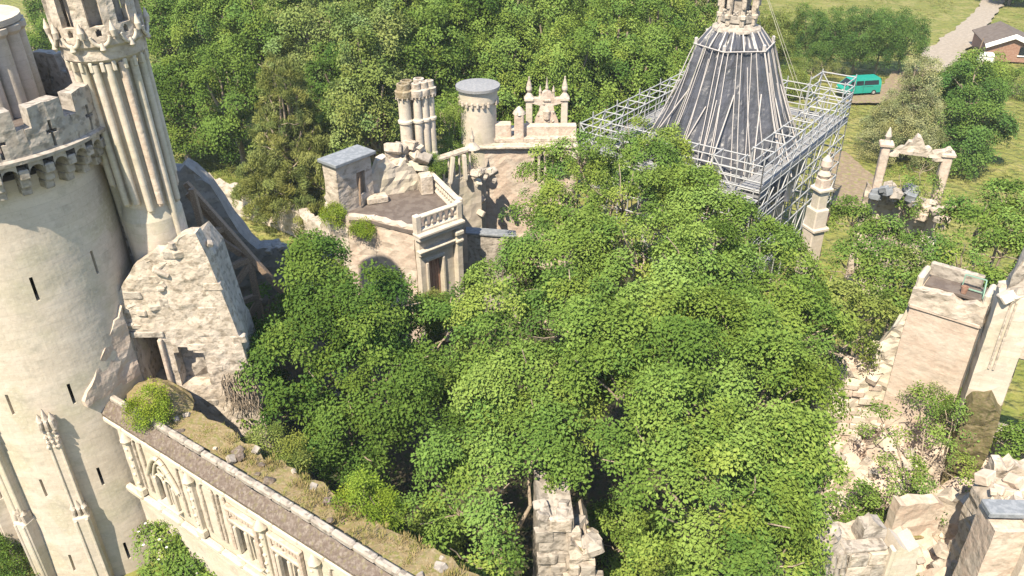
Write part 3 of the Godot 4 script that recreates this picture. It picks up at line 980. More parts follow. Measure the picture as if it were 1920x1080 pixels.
# ---- the gallery wall in the foreground --------------------------------------------------------------
func gallery() -> void:
	var t := thing("gallery_wall", "long pale gothic gallery wall with paired windows running down from the tower", "wall", Vector3(-15.27, 0, -24.69), deg_to_rad(-35.4))
	var W := [[2.6, 4.75, 5.95, 0.34, 0.42], [7.32, 4.75, 6.14, 0.34, 0.42], [9.52, 4.75, 6.14, 0.34, 0.42], [13.2, 4.6, 5.9, 0.33, 0.34], [16.2, 4.6, 5.9, 0.33, 0.34]]
	var ex := []
	var ey := []
	for w in W:
		ex.append_array([w[0] - w[3] - w[4] * 0.5, w[0] - w[3] + w[4] * 0.5, w[0] + w[3] - w[4] * 0.5, w[0] + w[3] + w[4] * 0.5])
	ey = [4.55, 4.6, 4.7, 4.75, 5.9, 5.95, 6.0, 6.14, 6.3, 6.55, 6.68]
	var hole := func(x: float, y: float) -> bool:
		for w in W:
			for s in [-1.0, 1.0]:
				if absf(x - w[0] - s * w[3]) < w[4] * 0.5:
					if y > w[1] and y < w[2]: return true
		return false
	part(t, "masonry", rough(lines(19.0, 0.35, ex), lines(7.8, 0.35, ey, -0.5), 0.75, level(7.8), hole, 0.02, 0.8, SAME, 8.0), M.stone)
	part(t, "rear_ledge", rough(lines(19.0, 0.35, []), lines(8.2, 0.3, [], 6.9), 1.2, ragged([8.15, 8.05, 8.2, 8.0, 8.1, 7.9, 8.2, 8.0, 8.1], 19.0, 4.0, 0.12), SOLID, 0.09, 1.0, SAME, 9.0), M.moss).position.z = -0.56
	# brown, lichened slope of the coping
	var slope := Mb.new()
	var nseg := 76
	var prof := [Vector2(0.20, 7.80), Vector2(0.21, 7.93), Vector2(0.08, 8.04), Vector2(-0.05, 8.14), Vector2(-0.22, 8.26), Vector2(-0.22, 7.9)]
	for i in nseg:
		for k in prof.size() - 1:
			var q := []
			for w in [[0, k], [1, k], [1, k + 1], [0, k + 1]]:
				var x: float = 19.0 * (i + w[0]) / nseg - 0.4
				var pr: Vector2 = prof[w[1]]
				var d := nz.get_noise_2d(x * 14.0, pr.x * 14.0) * 0.07 + nz.get_noise_2d(x * 40.0, pr.x * 40.0) * 0.05
				q.append(Vector3(x, pr.y + d, pr.x + (d * 0.7 if w[1] < 2 else 0.0)))
			slope.face([q[0], q[1], q[2]], Vector3(0, 1, 0.3))
			slope.face([q[0], q[2], q[3]], Vector3(0, 1, 0.3))
	part(t, "coping_slope", slope, M.lichen)
	for i in 21:
		var s := boxp(t, "ridge_stone", Vector3(0.05 + i * 0.92, 8.33 + rng.randfn() * 0.012, -0.36), Vector3(0.915, 0.28, 0.24), M.grey, 0.06)
		s.rotation = Vector3(rng.randfn() * 0.012, rng.randfn() * 0.012, rng.randfn() * 0.012)
	for i in 16:
		boxp(t, "cornice_stone", Vector3(0.2 + i * 1.2, 7.66 + rng.randfn() * 0.008, 0.10), Vector3(1.19, 0.24, 0.26), M.stone, 0.05)
	for i in 16:
		boxp(t, "string_course", Vector3(0.2 + i * 1.2, 4.12, 0.10), Vector3(1.19, 0.30, 0.30), M.stone, 0.09)
	var roll := Mb.new()
	roll.tube(Vector3(-0.4, 3.86, 0.06), Vector3(18.6, 3.86, 0.06), 0.11, 0.11, 10)
	roll.tube(Vector3(-0.4, 7.42, 0.04), Vector3(18.6, 7.42, 0.04), 0.07, 0.07, 8)
	part(t, "roll_moulding", roll, M.stone)
	for w in W:
		var x: float = w[0]
		var win := part(t, "window", _window(w), M.stone)
		var trac := Mb.new()
		if x < 4.0:                                   # pointed hood with a roundel over the two lights
			for k in 9:
				var pts := []
				for i in 2:
					var u := (k + i) / 9.0
					pts.append(Vector3(x - 0.95 + 1.9 * u, 6.05 + 1.05 * sin(u * PI) - absf(u - 0.5) * 0.3, 0.10))
				trac.tube(pts[0], pts[1], 0.10, 0.10, 7)
				trac.tube(pts[0] * Vector3(1, 1, 1) + Vector3((x - pts[0].x) * 0.22, -0.22, -0.02), pts[1] + Vector3((x - pts[1].x) * 0.22, -0.22, -0.02), 0.06, 0.06, 6)
			for k in 8:
				var a0 := TAU * k / 8
				var a1 := TAU * (k + 1) / 8
				trac.tube(Vector3(x + cos(a0) * 0.2, 6.42 + sin(a0) * 0.2, 0.06), Vector3(x + cos(a1) * 0.2, 6.42 + sin(a1) * 0.2, 0.06), 0.05, 0.05, 6)
			for s in [-1.0, 1.0]:
				for k in 6:
					var a0 := PI * k / 6
					var a1 := PI * (k + 1) / 6
					trac.tube(Vector3(x + s * 0.3 + cos(a0) * 0.22, 5.9 + sin(a0) * 0.2, 0.06), Vector3(x + s * 0.3 + cos(a1) * 0.22, 5.9 + sin(a1) * 0.2, 0.06), 0.045, 0.045, 6)
			part(win, "tracery", trac, M.stone)
		else:                                         # square-headed, with a carved, pinkish lintel
			trac.box(Vector3(x, 6.42, 0.10), Vector3(1.5, 0.16, 0.2), 0.04)
			trac.box(Vector3(x, 7.0, 0.10), Vector3(1.6, 0.14, 0.22), 0.04)
			for s in [-1.0, 1.0]:
				trac.box(Vector3(x + s * 0.72, 6.0, 0.10), Vector3(0.16, 2.2, 0.2), 0.04)
			for i in 9:
				trac.box(Vector3(x - 0.6 + i * 0.15, 6.72 + rng.randfn() * 0.03, 0.05), Vector3(0.11, 0.26, 0.16), 0.03, Basis(Vector3(0, 0, 1), rng.randfn() * 0.25))
			part(win, "carved_lintel", trac, M.pink)
	# blind panels, pilasters and finials between the windows
	for x in [0.75, 4.55, 8.42, 11.0, 14.8]:
		var p := Mb.new()
		p.box(Vector3(x, 5.75, 0.08), Vector3(0.26, 3.0, 0.22), 0.04)
		p.box(Vector3(x, 4.5, 0.13), Vector3(0.42, 0.4, 0.30), 0.06)
		p.lathe([Vector2(0.19, 7.0), Vector2(0.24, 7.12), Vector2(0.06, 7.5), Vector2(0.0, 7.6)], 8, Vector3(x, 0, 0.12))
		for i in 5:
			p.box(Vector3(x + rng.randfn() * 0.05, 5.0 + i * 0.42, 0.20), Vector3(0.16, 0.12, 0.12), 0.04, Basis(Vector3(0, 0, 1), rng.randfn() * 0.4))
		part(t, "pilaster", p, M.stone)
	for x in [[1.25, 0.22], [3.95, 0.24], [5.4, 0.34], [6.2, 0.22], [12.0, 0.4]]:
		var f := Mb.new()
		for s in [-1.0, 1.0]:
			f.box(Vector3(x[0] + s * x[1], 5.9, 0.04), Vector3(0.09, 2.3, 0.12), 0.03)
			for k in 4:
				var a0 := PI * 0.5 * k / 4
				var a1 := PI * 0.5 * (k + 1) / 4
				f.tube(Vector3(x[0] + s * x[1] * cos(a0), 7.0 + 0.32 * sin(a0), 0.05), Vector3(x[0] + s * x[1] * cos(a1), 7.0 + 0.32 * sin(a1), 0.05), 0.05, 0.05, 6)
		part(t, "blind_panel", f, M.worn)
	for i in 26:
		rubble(t, 1, Vector3(rng.randf_range(1.5, 18.0), 8.1, rng.randf_range(-1.7, -0.65)), Vector3.ZERO, [M.grey, M.worn, M.lichen], 0.12, 0.34)
	# grass along the broken inner ledge
	var spots := []
	for i in 1500:
		var x := rng.randf_range(0.0, 18.5)
		var z := -0.62 - pow(rng.randf(), 0.7) * 1.15
		if nz.get_noise_2d(x * 8.0, z * 8.0) < 0.02: continue
		var p := t.transform * Vector3(x, 8.02, z)
		var col: Color = PAL.straw[rng.randi() % 3]
		spots.append([Transform3D(Basis(Vector3.UP, rng.randf() * TAU).scaled(Vector3.ONE * rng.randf_range(0.14, 0.32)), p), col])
	var go := cloud(self, "wall_grass", "grass", spots)
	meta(go, "dry yellow brown grass growing along the inner ledge of the gallery wall", "grass", "", "stuff")
	# mound where the wall meets the tower
	var md := Mb.new()
	for i in 22:
		for j in 5:
			var q := []
			for w in [[0, 0], [1, 0], [1, 1], [0, 1]]:
				var a: float = TAU * (i + w[0]) / 22.0
				var rr: float = 1.25 * (j + w[1]) / 5.0
				var y := 0.85 * (1.0 - pow(rr / 1.25, 1.6)) + nz.get_noise_2d(cos(a) * rr * 15.0, sin(a) * rr * 15.0) * 0.22
				q.append(Vector3(cos(a) * rr * 1.3, y, sin(a) * rr * 0.8))
			md.face([q[0], q[1], q[2]], Vector3.UP)
			md.face([q[0], q[2], q[3]], Vector3.UP)
	var mo := part(t, "earth_mound", md, M.moss)
	mo.position = Vector3(0.9, 8.0, -1.5)


func _window(w: Array) -> Mb:
	var m := Mb.new()
	var x: float = w[0]
	m.box(Vector3(x, (w[1] + w[2]) * 0.5, 0.0), Vector3(0.15, w[2] - w[1] - 0.01, 0.24), 0.04)
	m.box(Vector3(x, w[1] - 0.08, 0.08), Vector3(1.35, 0.14, 0.30), 0.05)
	for s in [-1.0, 1.0]:
		m.box(Vector3(x + s * 0.55, (w[1] + w[2]) * 0.5, 0.05), Vector3(0.13, w[2] - w[1], 0.22), 0.04)
	return m


# ---- the terrace building in the middle ---------------------------------------------------------------
func baluster_mesh() -> ArrayMesh:
	var b := Mb.new()
	b.lathe([Vector2(0.09, 0), Vector2(0.09, 0.06), Vector2(0.055, 0.10), Vector2(0.115, 0.26), Vector2(0.10, 0.36), Vector2(0.05, 0.55), Vector2(0.08, 0.60), Vector2(0.08, 0.66)], 10)
	return b.mesh()


func balustrade(t: Node3D, a: Vector3, b: Vector3, n: int, mat: Material, posts := true) -> void:
	var d := (b - a).normalized()
	var side := Basis(d, Vector3.UP, d.cross(Vector3.UP))
	var len := (b - a).length()
	var m := Mb.new()
	m.box((a + b) * 0.5 + Vector3.UP * 0.07, Vector3(len, 0.14, 0.30), 0.03, side)
	part(t, "plinth", m, mat)
	var r := Mb.new()
	r.box((a + b) * 0.5 + Vector3.UP * 0.88, Vector3(len, 0.16, 0.34), 0.05, side)
	part(t, "rail", r, mat)
	var bm := baluster_mesh()
	for i in n:
		part(t, "baluster", bm, mat).position = a.lerp(b, (i + 0.5) / n) + Vector3.UP * 0.14
	if posts:
		for p in [a, b]:
			var q := Mb.new()
			q.box(p + Vector3.UP * 0.5, Vector3(0.36, 1.06, 0.36), 0.04, side)
			part(t, "post", q, mat)


func terrace_building() -> void:
	var t := thing("terrace_building", "stone pavilion with balustraded flat brown terrace and arched doorway among the trees", "building", Vector3(-5.0, 0, -39.72))
	var O := Vector3(5.0, 0, 39.72)
	var plan := []
	for p in [[-5.0, -39.72], [-2.97, -41.45], [-2.75, -43.0], [-5.0, -47.0], [-8.9, -44.6], [-10.3, -43.6], [-10.6, -42.4], [-9.6, -41.5], [-7.7, -41.2]]:
		plan.append(Vector2(p[0] + O.x, p[1] + O.z))
	var fl := Mb.new()
	fl.prism(plan, 7.72, 7.92)
	part(t, "terrace_floor", fl, M.floor)
	# west and south walls, rounded at the corner
	var pts := [[-10.7, -46.0], [-10.75, -42.9], [-10.2, -41.9], [-9.2, -41.45], [-7.7, -41.25], [-5.35, -40.0]]
	for i in pts.size() - 1:
		var a := Vector3(pts[i][0], 0, pts[i][1]) + O
		var b := Vector3(pts[i + 1][0], 0, pts[i + 1][1]) + O
		var w := ruin(t, "wall", a.distance_to(b) + 0.05, -0.3, [8.1, 8.0, 8.12, 8.02] if i > 2 else [7.9, 8.0, 7.8], 0.45, M.worn if i < 3 else M.pink, 0.05, 0.35, 11.0 + i, SOLID, [], [], 0.1)
		w.position = a
		w.rotation.y = -atan2(b.z - a.z, b.x - a.x)
	# the door front below the balustrade
	var turn := 0.7076
	var fr := func(p: Vector3) -> Vector3: return Basis(Vector3.UP, turn) * p
	var fb := Basis(Vector3.UP, turn)
	var hole := func(x: float, y: float) -> bool: return x > 0.5 and x < 1.45 and y < 5.95
	var w := part(t, "front_wall", rough(lines(2.7, 0.4, [0.5, 1.45]), lines(7.6, 0.5, [5.95], -0.3), 0.5, level(7.6), hole, 0.012, 0.8, SAME, 13.0), M.stone)
	w.rotation.y = turn
	var mould := [[1.3, 7.62, 0.10, 3.0, 0.26, 0.56], [1.3, 7.84, 0.16, 3.1, 0.18, 0.7], [1.3, 6.62, 0.10, 2.85, 0.22, 0.3], [1.3, 6.8, 0.15, 2.95, 0.12, 0.4], [0.98, 6.08, 0.04, 1.3, 0.2, 0.16]]
	for k in mould:
		var m := Mb.new()
		m.box(fr.call(Vector3(k[0], k[1], k[2] - 0.04)), Vector3(k[3], k[4], k[5]), 0.04, fb)
		part(t, "moulding", m, M.stone)
	for k in [[0.42, 4.5, 2.9], [1.53, 4.5, 2.9]]:
		var m := Mb.new()
		m.box(fr.call(Vector3(k[0], k[1], 0.02)), Vector3(0.16, k[2], 0.16), 0.03, fb)
		part(t, "door_jamb", m, M.stone)
	var door := Mb.new()
	door.box(fr.call(Vector3(0.98, 4.4, -0.32)), Vector3(0.95, 3.1, 0.08), 0.02, fb)
	for i in 5:
		door.box(fr.call(Vector3(0.62 + i * 0.18, 4.4, -0.27)), Vector3(0.165, 3.0, 0.04), 0.01, fb)
	part(t, "door", door, M.brick)
	var pil := Mb.new()
	pil.box(fr.call(Vector3(2.5, 3.4, 0.12)), Vector3(0.44, 7.4, 0.4), 0.05, fb)
	pil.box(fr.call(Vector3(2.5, 7.2, 0.16)), Vector3(0.58, 0.28, 0.52), 0.06, fb)
	pil.box(fr.call(Vector3(2.5, 6.7, 0.16)), Vector3(0.54, 0.22, 0.5), 0.06, fb)
	part(t, "pilaster", pil, M.stone)
	var ew := ruin(t, "east_wall", 4.2, -0.3, [7.6, 7.6], 0.45, M.grey, 0.02, 0.5, 17.0, SOLID, [], [], 0.02)
	ew.position = fr.call(Vector3(2.7, 0, 0)) + Vector3(0, 0, 0)
	ew.rotation.y = turn + PI * 0.5 - 0.2
	# balustrades
	balustrade(t, Vector3(-5.05, 7.93, -39.70) + O, Vector3(-2.95, 7.93, -41.48) + O, 7, M.stone)
	balustrade(t, Vector3(-2.9, 7.93, -41.9) + O, Vector3(-5.0, 7.93, -46.3) + O, 15, M.stone)
	boxp(t, "block", Vector3(-5.0, 8.5, -45.0) + O, Vector3(0.75, 1.2, 0.75), M.worn, 0.06).rotation.y = 0.3
	# broken white gable wall behind the terrace
	var gw := ruin(t, "gable_wall", 3.3, 7.5, [9.2, 9.5, 10.3, 10.2, 9.6, 9.8, 9.4, 8.6], 0.5, M.stone, 0.07, 0.25, 21.0, SOLID, [], [], 0.2)
	gw.position = Vector3(-8.3, 0, -44.1) + O
	gw.rotation.y = 0.45
	rubble(t, 26, Vector3(-6.3, 9.7, -46.0) + O, Vector3(2.2, 1.5, 0.8), [M.worn, M.stone, M.grey], 0.3, 0.8)
	boxp(t, "stone_slab", Vector3(-7.75, 8.12, -43.75) + O, Vector3(1.25, 0.4, 0.7), M.worn, 0.06).rotation.y = 0.35
	boxp(t, "small_pier", Vector3(-8.85, 8.4, -43.25) + O, Vector3(0.45, 1.0, 0.45), M.worn, 0.05).rotation.y = 0.4
	# the little hut with a slab roof
	var h := thing("roof_hut", "small stone hut with blue grey slab roof on the terrace corner", "hut", Vector3(-9.15, 7.9, -43.35), 0.86)
	var hh := func(x: float, y: float) -> bool: return x > 1.35 and x < 1.95 and y > 0.7 and y < 2.1
	var hw := part(h, "wall", rough(lines(2.5, 0.35, [1.35, 1.95]), lines(2.9, 0.35, [0.7, 2.1], -4.0), 0.35, level(2.9), hh, 0.03, 1.0, SAME, 31.0), M.worn)
	hw.position = Vector3(-1.25, 0, 0.55)
	for s in [-1.0, 1.0]:
		var sw := part(h, "wall", rough(lines(1.1, 0.35, []), lines(2.9, 0.35, [], -4.0), 0.3, level(2.9), SOLID, 0.03, 1.0, SAME, 33.0 + s), M.worn)
		sw.position = Vector3(s * 1.25 + (0.0 if s > 0 else -0.3), 0, 0.5)
		sw.rotation.y = PI * 0.5
		if s < 0:
			sw.position = Vector3(-1.25 + 0.3, 0, 0.5)
	boxp(h, "roof_slab", Vector3(0, 3.0, 0.05), Vector3(2.9, 0.2, 1.6), M.slate, 0.03)
	var wd := boxp(h, "shutter", Vector3(0.4, 1.35, 0.33), Vector3(0.58, 1.4, 0.06), M.wood, 0.01)
	wd.rotation.y = 0.1
	stick(h, "plank", BAR, Vector3(0.0, 0.2, 0.75), Vector3(0.25, 1.8, 0.62), 0.14, 0.05, M.wood)
	# the stack of clustered columns
	var c := thing("clustered_chimney", "tall chimney of clustered round white columns with crenellated cap behind the terrace", "chimney", Vector3(-5.6, 0, -47.3), 0.55)
	var cc := Mb.new()
	cc.box(Vector3(0, 6.5, 0), Vector3(1.95, 6.0, 1.15), 0.05)
	part(c, "base", cc, M.stone)
	for q in [[-0.72, 0.1, 0.36], [-0.05, 0.42, 0.24], [0.42, 0.40, 0.24], [0.85, 0.32, 0.24], [-0.3, -0.35, 0.34], [0.5, -0.35, 0.30]]:
		var s := Mb.new()
		var r: float = q[2]
		s.lathe([Vector2(r + 0.05, 9.3), Vector2(r + 0.05, 9.5), Vector2(r, 9.6), Vector2(r, 11.5), Vector2(r + 0.09, 11.6), Vector2(r + 0.09, 11.72), Vector2(r, 11.8), Vector2(r, 13.05)], 18, Vector3(q[0], 0, q[1]))
		var top := Mb.new()
		top.lathe([Vector2(r, 13.02), Vector2(r + 0.13, 13.15), Vector2(r + 0.15, 13.5), Vector2(r + 0.03, 13.56), Vector2(r + 0.02, 13.9), Vector2(r - 0.1, 13.92), Vector2(r - 0.1, 13.4), Vector2(0, 13.4)], 18, Vector3(q[0], 0, q[1]))
		part(c, "column_crown", top, M.tan if r > 0.3 else M.worn)
		part(c, "column", s, M.stone)
		var cap := Mb.new()
		for k in 10:
			var a := TAU * k / 10
			cap.box(Vector3(q[0] + sin(a) * (r + 0.09), 13.08, q[1] + cos(a) * (r + 0.09)), Vector3(0.08, 0.18, 0.1), 0.02, Basis(Vector3.UP, a))
		part(c, "corbel_ring", cap, M.worn)
	var lid := Mb.new()
	lid.box(Vector3(0.05, 13.3, 0), Vector3(1.7, 0.3, 0.7), 0.05)
	part(c, "cap_stone", lid, M.moss)
	# loggia fragments to the right of the stack
	var g := thing("loggia_fragment", "broken loggia with slanting coping on slim white colonnettes right of chimney", "ruin", Vector3(-3.2, 0, -46.9), 0.5)
	var gm := ruin(g, "wall", 3.0, 2.0, [7.7, 8.0, 7.8], 0.6, M.stone, 0.04, 0.4, 41.0, SOLID, [], [], 0.1)
	gm.position = Vector3(-1.5, 0, 0)
	var cop := Mb.new()
	cop.box(Vector3(-0.2, 9.55, -0.2), Vector3(2.8, 0.2, 0.5), 0.04, Basis(Vector3(0, 0, 1), 0.12))
	part(g, "coping", cop, M.worn)
	for i in 7:
		var s := Mb.new()
		s.lathe([Vector2(0.10, 7.9), Vector2(0.07, 8.0), Vector2(0.065, 9.3), Vector2(0.11, 9.5)], 8, Vector3(-1.3 + i * 0.36, 0, -0.1))
		part(g, "colonnette", s, M.stone)
	for k in [[-0.75, 0.12], [0.3, -0.2]]:
		stick(g, "leaning_stone", BAR, Vector3(k[0], 7.95, 0.35), Vector3(k[0] + 0.25 + k[1], 9.5, 0.15), 0.26, 0.2, M.stone)
	var pin := Mb.new()
	pin.lathe([Vector2(0.5, 9.65), Vector2(0.42, 9.75), Vector2(0.12, 10.05), Vector2(0.15, 10.3), Vector2(0.09, 10.5), Vector2(0.0, 11.0)], 10, Vector3(1.1, 0, -0.2))
	part(g, "finial", pin, M.worn)
	rubble(g, 14, Vector3(1.2, 8.2, 0.8), Vector3(1.6, 0.7, 1.0), [M.worn, M.stone, M.grey], 0.2, 0.45)
	# low shaded wall right of the door, and the retaining wall running off to the left
	var lw := thing("low_shaded_wall", "grey low wall in shade right of the terrace doorway", "wall", Vector3(-2.6, 0, -43.2), 0.05)
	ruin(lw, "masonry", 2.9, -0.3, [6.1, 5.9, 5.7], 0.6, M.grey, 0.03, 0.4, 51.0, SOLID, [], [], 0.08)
	boxp(lw, "coping", Vector3(1.4, 5.95, -0.3), Vector3(3.0, 0.14, 0.8), M.slate, 0.03).rotation.z = -0.12
	var rp := [[-27.5, -62.6], [-23.6, -60.4], [-18.5, -57.2], [-15.5, -54.8], [-13.0, -51.5], [-11.2, -46.5]]
	for i in rp.size() - 1:
		var a := Vector3(rp[i][0], 0, rp[i][1])
		var b := Vector3(rp[i + 1][0], 0, rp[i + 1][1])
		var rw := thing("retaining_wall", ["low pale wall at the edge of the forest clearing, leftmost stretch", "low pale wall in front of the shady clearing grass", "low pale wall under the drooping brown green conifer", "broken white wall right of the drooping conifer's foot", "white lumpy wall joining the terrace pavilion at left"][i], "wall", a, -atan2(b.z - a.z, b.x - a.x), "low pale retaining wall stretches")
		ruin(rw, "masonry", a.distance_to(b) + 0.1, -1.5, [[2.0, 1.8, 2.1, 1.9], [2.0, 2.1, 1.7, 1.2], [1.7, 1.9, 2.1, 2.0], [2.2, 1.6, 2.4, 2.0, 2.8], [3.2, 4.4, 5.0, 6.6, 7.0]][i], 0.8, M.worn, 0.09, 0.4, 61.0 + i, SOLID, [], [], 0.2)


func round_turret_wing() -> void:
	var t := thing("round_turret", "plain white round turret with flat grey cap in front of the forest", "turret", Vector3(-2.0, 0, -50.4))
	var s := Mb.new()
	s.lathe([Vector2(1.05, 3.0), Vector2(1.08, 8.8), Vector2(1.18, 9.0), Vector2(1.14, 9.2), Vector2(1.12, 11.7), Vector2(1.2, 11.75), Vector2(1.22, 12.6), Vector2(0, 12.6)], 40)
	part(t, "shaft", s, M.stone)
	for i in 22:
		if i % 7 == 3: continue
		var a := TAU * i / 22
		var b := Mb.new()
		b.box(Vector3(0, 11.75, 1.2), Vector3(0.16, 0.34, 0.22), 0.04)
		part(t, "corbel", b, M.worn).rotation.y = a
	var cap := Mb.new()
	cap.lathe([Vector2(0, 12.55), Vector2(1.38, 12.55), Vector2(1.38, 12.72), Vector2(0, 12.8)], 40)
	part(t, "flat_cap", cap, M.deck)
	# the wall and aedicule right of it
	var w := thing("aedicule_wing", "pale wall carrying an ornate gable with pinnacled posts beside the round turret", "building", Vector3(-2.4, 0, -49.4), 0.0)
	var hole := func(x: float, y: float) -> bool: return x > 3.9 and x < 5.3 and y > 6.6 and y < 8.5
	ruin(w, "masonry", 6.6, -0.3, [8.9, 9.0, 8.95, 9.0], 0.6, M.pink, 0.04, 0.4, 71.0, hole, [3.9, 5.3], [6.6, 8.5], 0.06)
	ruin(w, "west_return", 1.4, -0.3, [8.4, 8.8], 0.6, M.pink, 0.05, 0.4, 72.0, SOLID, [], [], 0.1).rotation.y = PI * 0.75
	boxp(w, "cornice", Vector3(3.3, 9.06, -0.2), Vector3(6.7, 0.2, 1.0), M.worn, 0.05)
	boxp(w, "platform", Vector3(3.3, 9.3, -1.6), Vector3(6.6, 0.3, 2.4), M.worn, 0.05)
	boxp(w, "parapet_block", Vector3(1.35, 9.75, -0.9), Vector3(2.2, 1.1, 0.7), M.pink, 0.05)
	boxp(w, "parapet", Vector3(4.9, 9.72, -1.1), Vector3(3.4, 0.75, 0.6), M.pink, 0.05)
	boxp(w, "pier", Vector3(2.95, 10.0, -0.7), Vector3(0.62, 2.0, 0.66), M.pink, 0.08)
	var pc := Mb.new()
	pc.lathe([Vector2(0.42, 10.95), Vector2(0.36, 11.1), Vector2(0.15, 11.35), Vector2(0, 11.45)], 8, Vector3(2.95, 0, -0.7))
	part(w, "pier_cap", pc, M.worn)
	for x in [4.2, 4.62, 5.0]:
		var c := Mb.new()
		c.lathe([Vector2(0.13, 6.7), Vector2(0.10, 6.85), Vector2(0.09, 8.2), Vector2(0.16, 8.45)], 8, Vector3(x, 0, 0.0))
		part(w, "colonnette", c, M.stone)
	# aedicule: two posts, a linking arm, a stepped gable in the middle with three spikes
	var O := Vector3(2.4, 0, 49.4)
	for x in [1.2, 3.45]:
		var p := Mb.new()
		p.box(Vector3(x, 10.45, -51.2) + O, Vector3(0.42, 2.1, 0.42), 0.04)
		p.box(Vector3(x, 11.55, -51.2) + O, Vector3(0.62, 0.24, 0.62), 0.06)
		part(w, "post", p, M.stone)
		var f := Mb.new()
		f.lathe([Vector2(0.32, 11.65), Vector2(0.18, 11.85), Vector2(0.10, 11.95), Vector2(0.20, 12.15), Vector2(0.16, 12.45), Vector2(0.05, 12.85), Vector2(0.06, 12.92), Vector2(0, 13.0)], 10, Vector3(x, 0, -51.2) + O)
		part(w, "finial", f, M.worn)
	var ga := Mb.new()
	ga.extrude([Vector2(-0.85, 9.5), Vector2(0.85, 9.5), Vector2(0.72, 10.2), Vector2(0.5, 10.7), Vector2(0.42, 11.15), Vector2(1.1, 11.35), Vector2(1.1, 11.62), Vector2(0.45, 11.6), Vector2(0.28, 11.95), Vector2(0, 12.15), Vector2(-0.28, 11.95), Vector2(-0.45, 11.6), Vector2(-1.1, 11.62), Vector2(-1.1, 11.35), Vector2(-0.42, 11.15), Vector2(-0.5, 10.7), Vector2(-0.72, 10.2)], -0.22, 0.22, Transform3D(Basis.IDENTITY, Vector3(2.32, 0, -51.2) + O))
	part(w, "gable", ga, M.pink)
	var orn := Mb.new()
	orn.lathe([Vector2(0.0, 10.1), Vector2(0.22, 10.3), Vector2(0.26, 10.8), Vector2(0.0, 11.2)], 12, Vector3(2.32, 0, -51.02) + O)
	orn.box(Vector3(2.32, 11.5, -50.97) + O, Vector3(0.5, 0.14, 0.14), 0.03)
	for i in 12:
		orn.box(Vector3(2.32 + rng.randfn() * 0.3, 9.7 + rng.randf() * 1.6, -50.98) + O, Vector3(0.16, 0.12, 0.12), 0.03, Basis(Vector3(0, 0, 1), rng.randf() * 3.0))
	part(w, "carving", orn, M.worn)
	for k in [[-0.42, 11.9, 0.55], [0.0, 12.1, 0.9], [0.42, 11.9, 0.55]]:
		var f := Mb.new()
		f.lathe([Vector2(0.13, k[1] - 0.35), Vector2(0.07, k[1]), Vector2(0.10, k[1] + 0.12), Vector2(0.0, k[1] + k[2])], 8, Vector3(2.32 + k[0], 0, -51.2) + O)
		part(w, "spike", f, M.worn)
	rubble(w, 20, Vector3(5.6, 8.6, 0.5), Vector3(2.0, 0.7, 0.8), [M.stone, M.pink, M.worn], 0.2, 0.5)
	rubble(w, 18, Vector3(-0.2, 6.0, 1.4), Vector3(1.6, 1.4, 0.8), [M.stone, M.pink, M.worn], 0.2, 0.5)


# ---- the great roof wrapped in dark sheeting, with its lantern ------------------------------------------
func hexp(k: float, r: float, y: float) -> Vector3:
	var a := deg_to_rad(-28.0 + 60.0 * k)
	return Vector3(sin(a) * r, y, cos(a) * r)


